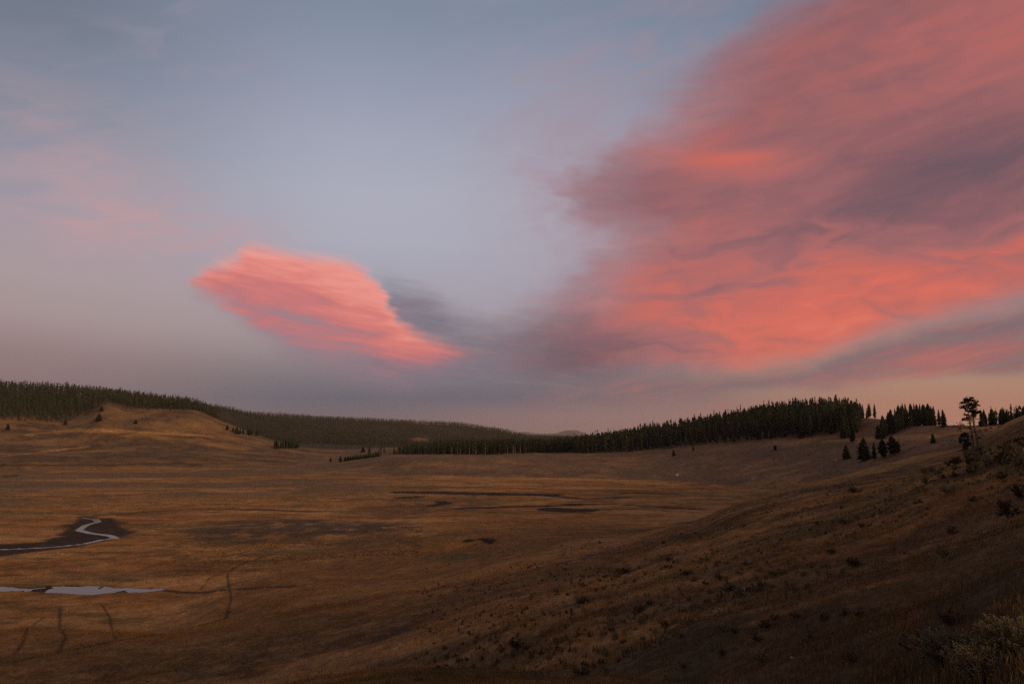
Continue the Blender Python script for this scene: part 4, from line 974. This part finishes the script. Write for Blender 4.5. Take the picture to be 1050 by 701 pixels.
# dry grass
def grass(n, a0, a1, d0, d1, hmin, hmax, nb, seed, spread=0.09):
    q = np.random.default_rng(seed); a = np.radians(q.uniform(a0, a1, n)); d = d0 * (d1 / d0) ** (q.random(n)); x, y = d * np.sin(a), d * np.cos(a); z = ground(x, y)
    patch = fbm(x / 3.2, y / 3.2, 3, 88); big = fbm(x / 14, y / 14, 3, 89); m = q.random(n) < 0.25 + 1.3 * (patch - 0.3); m &= z > -0.2
    x, y, z, d, big = x[m], y[m], z[m], d[m], big[m]; n = len(x); sc = np.clip(d / 22, 1, 3.2)
    i0, j0, f, gq = _ix(np.degrees(np.arctan2(x, y)), d); base = col[i0, j0]
    hh = (hmin + (hmax - hmin) * q.random(n)) * np.clip(0.45 + big, 0.5, 1.3)
    X_ = np.repeat(x, nb); Y_ = np.repeat(y, nb); Z_ = np.repeat(z, nb); s_ = np.repeat(sc, nb); h_ = np.repeat(hh, nb) * (0.6 + 0.6 * q.random(n * nb)); ph = q.uniform(0, 6.28, n * nb)
    bx = X_ + q.normal(0, spread, n * nb) * s_; by = Y_ + q.normal(0, spread, n * nb) * s_; ln = h_ * (0.25 + 0.5 * q.random(n * nb)); w = 0.0034 * s_ * np.where(s_ > 1.01, 1.7, 1.0) * (0.7 + 0.8 * q.random(n * nb)); fa = q.uniform(0, 6.28, n * nb)
    mx = bx + 0.35 * ln * np.cos(ph); my = by + 0.35 * ln * np.sin(ph)
    A = np.stack([bx - w * np.cos(fa), by - w * np.sin(fa), Z_ - 0.03], -1); B_ = np.stack([bx + w * np.cos(fa), by + w * np.sin(fa), Z_ - 0.03], -1)
    Cc = np.stack([mx + 0.7 * w * np.cos(fa), my + 0.7 * w * np.sin(fa), Z_ + 0.6 * h_], -1); Dd = np.stack([mx - 0.7 * w * np.cos(fa), my - 0.7 * w * np.sin(fa), Z_ + 0.6 * h_], -1)
    E = np.stack([bx + ln * np.cos(ph), by + ln * np.sin(ph), Z_ + h_], -1)
    V = np.stack([A, B_, Cc, Dd, E], 1).reshape(-1, 3); b = np.arange(n * nb)[:, None] * 5
    F = np.concatenate([b + [[0, 1, 2]], b + [[0, 2, 3]], b + [[3, 2, 4]]], 0)
    tint = np.repeat(base, nb, 0) * (0.7 + 0.9 * q.random((n * nb, 1))) * np.array([1.06, 1.05, 1.0]); C = np.repeat(tint, 5, 0)
    return V, F, C
GV, GF, GC, go = [], [], [], 0
for args in ((90000, paz(300), paz(1120), 5, 30, 0.035, 0.11, 6, 81, 0.08), (70000, paz(-40), paz(1100), 26, 110, 0.08, 0.24, 5, 82, 0.09), (30000, paz(-40), paz(1050), 90, 190, 0.14, 0.30, 4, 83, 0.14), (34000, paz(-40), paz(820), 180, 460, 0.16, 0.34, 4, 84, 0.25)):
    V, F, C = grass(*args); GV.append(V); GF.append(F + go); GC.append(C); go += len(V)
link('grass', tri_mesh('grass', np.vstack(GV), np.vstack(GF), grass_m, np.vstack(GC)), None, kind='stuff', label='short dry grass covering the near slope', category='grass')
print('grass verts', go)
# the big sagebrush by the lower right corner
big1 = bush_mesh(601, 240, 80, sage_m_, 0.036, 1.25, 0.5); big2 = bush_mesh(602, 220, 80, sage_m_, 0.036, 1.15, 0.5); big3 = bush_mesh(603, 180, 80, sage_m_, 0.038, 1.1, 0.5)
for u, v, w, h, mm, lb in ((978, 688, 70, 46, big1, 'large grey green sagebrush in the bottom right corner, left of its neighbour'), (1008, 706, 66, 52, big3, 'grey green sagebrush cut by the bottom frame edge at the right'),
                           (1042, 672, 62, 46, big2, 'leafy sagebrush cut by the right frame edge')):
    p = hit(u, v); s = mpp(p); shrub('sagebrush', p[0], p[1], w * s, h * s, mm, lb, 'bush')
def stalks(u, v, n, hpx, wpx, label, seed):
    p = hit(u, v); s = mpp(p); g = np.random.default_rng(seed); parts = []; V = []; T_ = []
    for k in range(n):
        x0, y0 = g.normal(0, wpx * s * 0.35), g.normal(0, wpx * s * 0.3); h = hpx * s * g.uniform(0.55, 1.05); lx, ly = g.normal(0, 0.10 * h), g.normal(0, 0.10 * h)
        parts.append(tube([(x0, y0, -0.04), (x0 + lx * 0.4, y0 + ly * 0.4, h * 0.55), (x0 + lx, y0 + ly, h)], [0.005, 0.004, 0.002], 4))
        for q in range(26):
            t = g.uniform(0.45, 1); c = np.array([x0 + lx * t * t, y0 + ly * t * t, h * t]); d = g.normal(0, 0.014, 3) + (0, 0, 0.018); a = np.cross(d, g.standard_normal(3)); a /= np.linalg.norm(a) + 1e-9
            V += [c - a * 0.004, c + a * 0.004, c + d]; T_.append(g.uniform(0.7, 1.4))
    r = bpy.data.objects.new('dry_weed', None); COL.objects.link(r); r.location = (p[0], p[1], p[2]); r['label'] = label; r['category'] = 'plant'
    link('stalks', tri_mesh('stalks', *join(parts), stalk_m), r); F = np.arange(len(V)).reshape(-1, 3)
    link('seed_heads', tri_mesh('seed_heads', np.array(V), F, stalk_m, np.repeat(np.array(T_), 3)[:, None] * np.ones(3)), r)
stalks(936, 655, 12, 30, 14, 'tall rusty dry weed stalks left of the big sagebrush', 71); stalks(1024, 640, 9, 22, 16, 'rusty dry stalks behind the right hand sagebrush', 72)
# stones and fallen wood
stone_m, t_, b_ = material('pale_lichen_stone', 0.9, 0.2)
cn = ramp(noise(t_.nodes.new('ShaderNodeTexCoord').outputs['Object'], 3.0, 5.0, 0.6), [(0.3, (0.13, 0.105, 0.085)), (0.55, (0.26, 0.21, 0.175)), (0.75, (0.36, 0.31, 0.26))], False); t_.links.new(cn, b_.inputs['Base Color'])
def boulder(u, v, wpx, hpx, label, seed):
    import bmesh
    p = hit(u, v); s = mpp(p); bm = bmesh.new(); bmesh.ops.create_icosphere(bm, subdivisions=3, radius=0.5); g = np.random.default_rng(seed); ax = g.standard_normal((7, 3)); ax /= np.linalg.norm(ax, axis=1)[:, None]; cut = g.uniform(0.28, 0.42, 7)
    for vv in bm.verts:
        c = np.array(vv.co)
        for a, k in zip(ax, cut):
            e = float(c @ a) - k
            if e > 0: c = c - a * e * 0.9
        c += 0.03 * (vnoise(np.array([c[0] * 6]), np.array([c[1] * 6 + c[2] * 5]), seed)[0] - 0.5); vv.co = c * (wpx * s, wpx * s * 0.8, hpx * s * 1.5)
    me = bpy.data.meshes.new('boulder'); bm.to_mesh(me); bm.free(); me.materials.append(stone_m)
    o = link('boulder', me, None, label=label, category='rock'); o.location = (p[0], p[1], p[2] + hpx * s * 0.2); o.rotation_euler = (0, 0, g.uniform(0, 6))
boulder(773, 492, 8, 4, 'pale boulder at the foot of the slope by the meadow edge', 1); boulder(694, 487.5, 5, 2.5, 'small pale boulder on the bench side left of the bigger one', 2)
boulder(893, 648, 4, 2.5, 'little pale stone lying in the dark grass of the slope', 3); boulder(812, 675, 4, 3, 'pale stone near the bottom of the slope', 4); boulder(751, 541, 3, 2, 'small stone on the grassy slope under the tan band', 5)
def log(u0, v0, u1, v1, r, label, mat):
    p, q = np.array(hit(u0, v0)[:3]), np.array(hit(u1, v1)[:3]); m_ = (p + q) / 2 - p
    path = [np.zeros(3), m_ * 0.5 + (0, 0, r * 0.3), m_ + (0.02, 0, r * 0.2), m_ * 1.5, q - p]; parts = [tube(path, [r, r * 0.95, r * 0.85, r * 0.75, r * 0.5], 9)]
    for k, t in enumerate((0.4, 0.62, 0.8)):
        c = (q - p) * t; parts.append(tube([c, c + np.array([0.1 * (-1) ** k, 0.1, r * 3.0])], [r * 0.25, r * 0.1], 5))
    V, F = join(parts); o = link('fallen_log', tri_mesh('fallen_log', V, F, mat, None, True), None, label=label, category='log'); o.location = p + (0, 0, r * 0.7)
log(1008, 549, 1028, 541, 0.07, 'pale weathered log lying on the right slope', grey_bark_m); log(984, 462, 999, 459.5, 0.16, 'bleached fallen log at the foot of the lone pine', grey_bark_m)

# ------------------------------------------------------------------ the evening air
import bmesh
bm = bmesh.new(); bmesh.ops.create_cube(bm, size=1.0)
for v_ in bm.verts: v_.co = (v_.co.x * 30000, 6000 + v_.co.y * 36000, (v_.co.z + 0.5) * 262.0 - 42.0)
hz = bpy.data.meshes.new('haze'); bm.to_mesh(hz); bm.free()
hm = bpy.data.materials.new('evening_haze'); hm.use_nodes = True; ht = hm.node_tree; ht.nodes.clear()
pv = ht.nodes.new('ShaderNodeVolumePrincipled'); pv.inputs['Density'].default_value = HAZE; pv.inputs['Color'].default_value = (0.86, 0.80, 0.82, 1); pv.inputs['Anisotropy'].default_value = 0.2
oo = ht.nodes.new('ShaderNodeOutputMaterial'); ht.links.new(pv.outputs[0], oo.inputs['Volume']); hz.materials.append(hm)
link('haze', hz, None, kind='stuff', label='thin evening haze filling the valley', category='haze')
SC.cycles.use_denoising = False
SC.cycles.max_bounces = 4; SC.cycles.diffuse_bounces = 2; SC.cycles.glossy_bounces = 2; SC.cycles.transmission_bounces = 2
SC.cycles.transparent_max_bounces = 8; SC.cycles.volume_bounces = 0
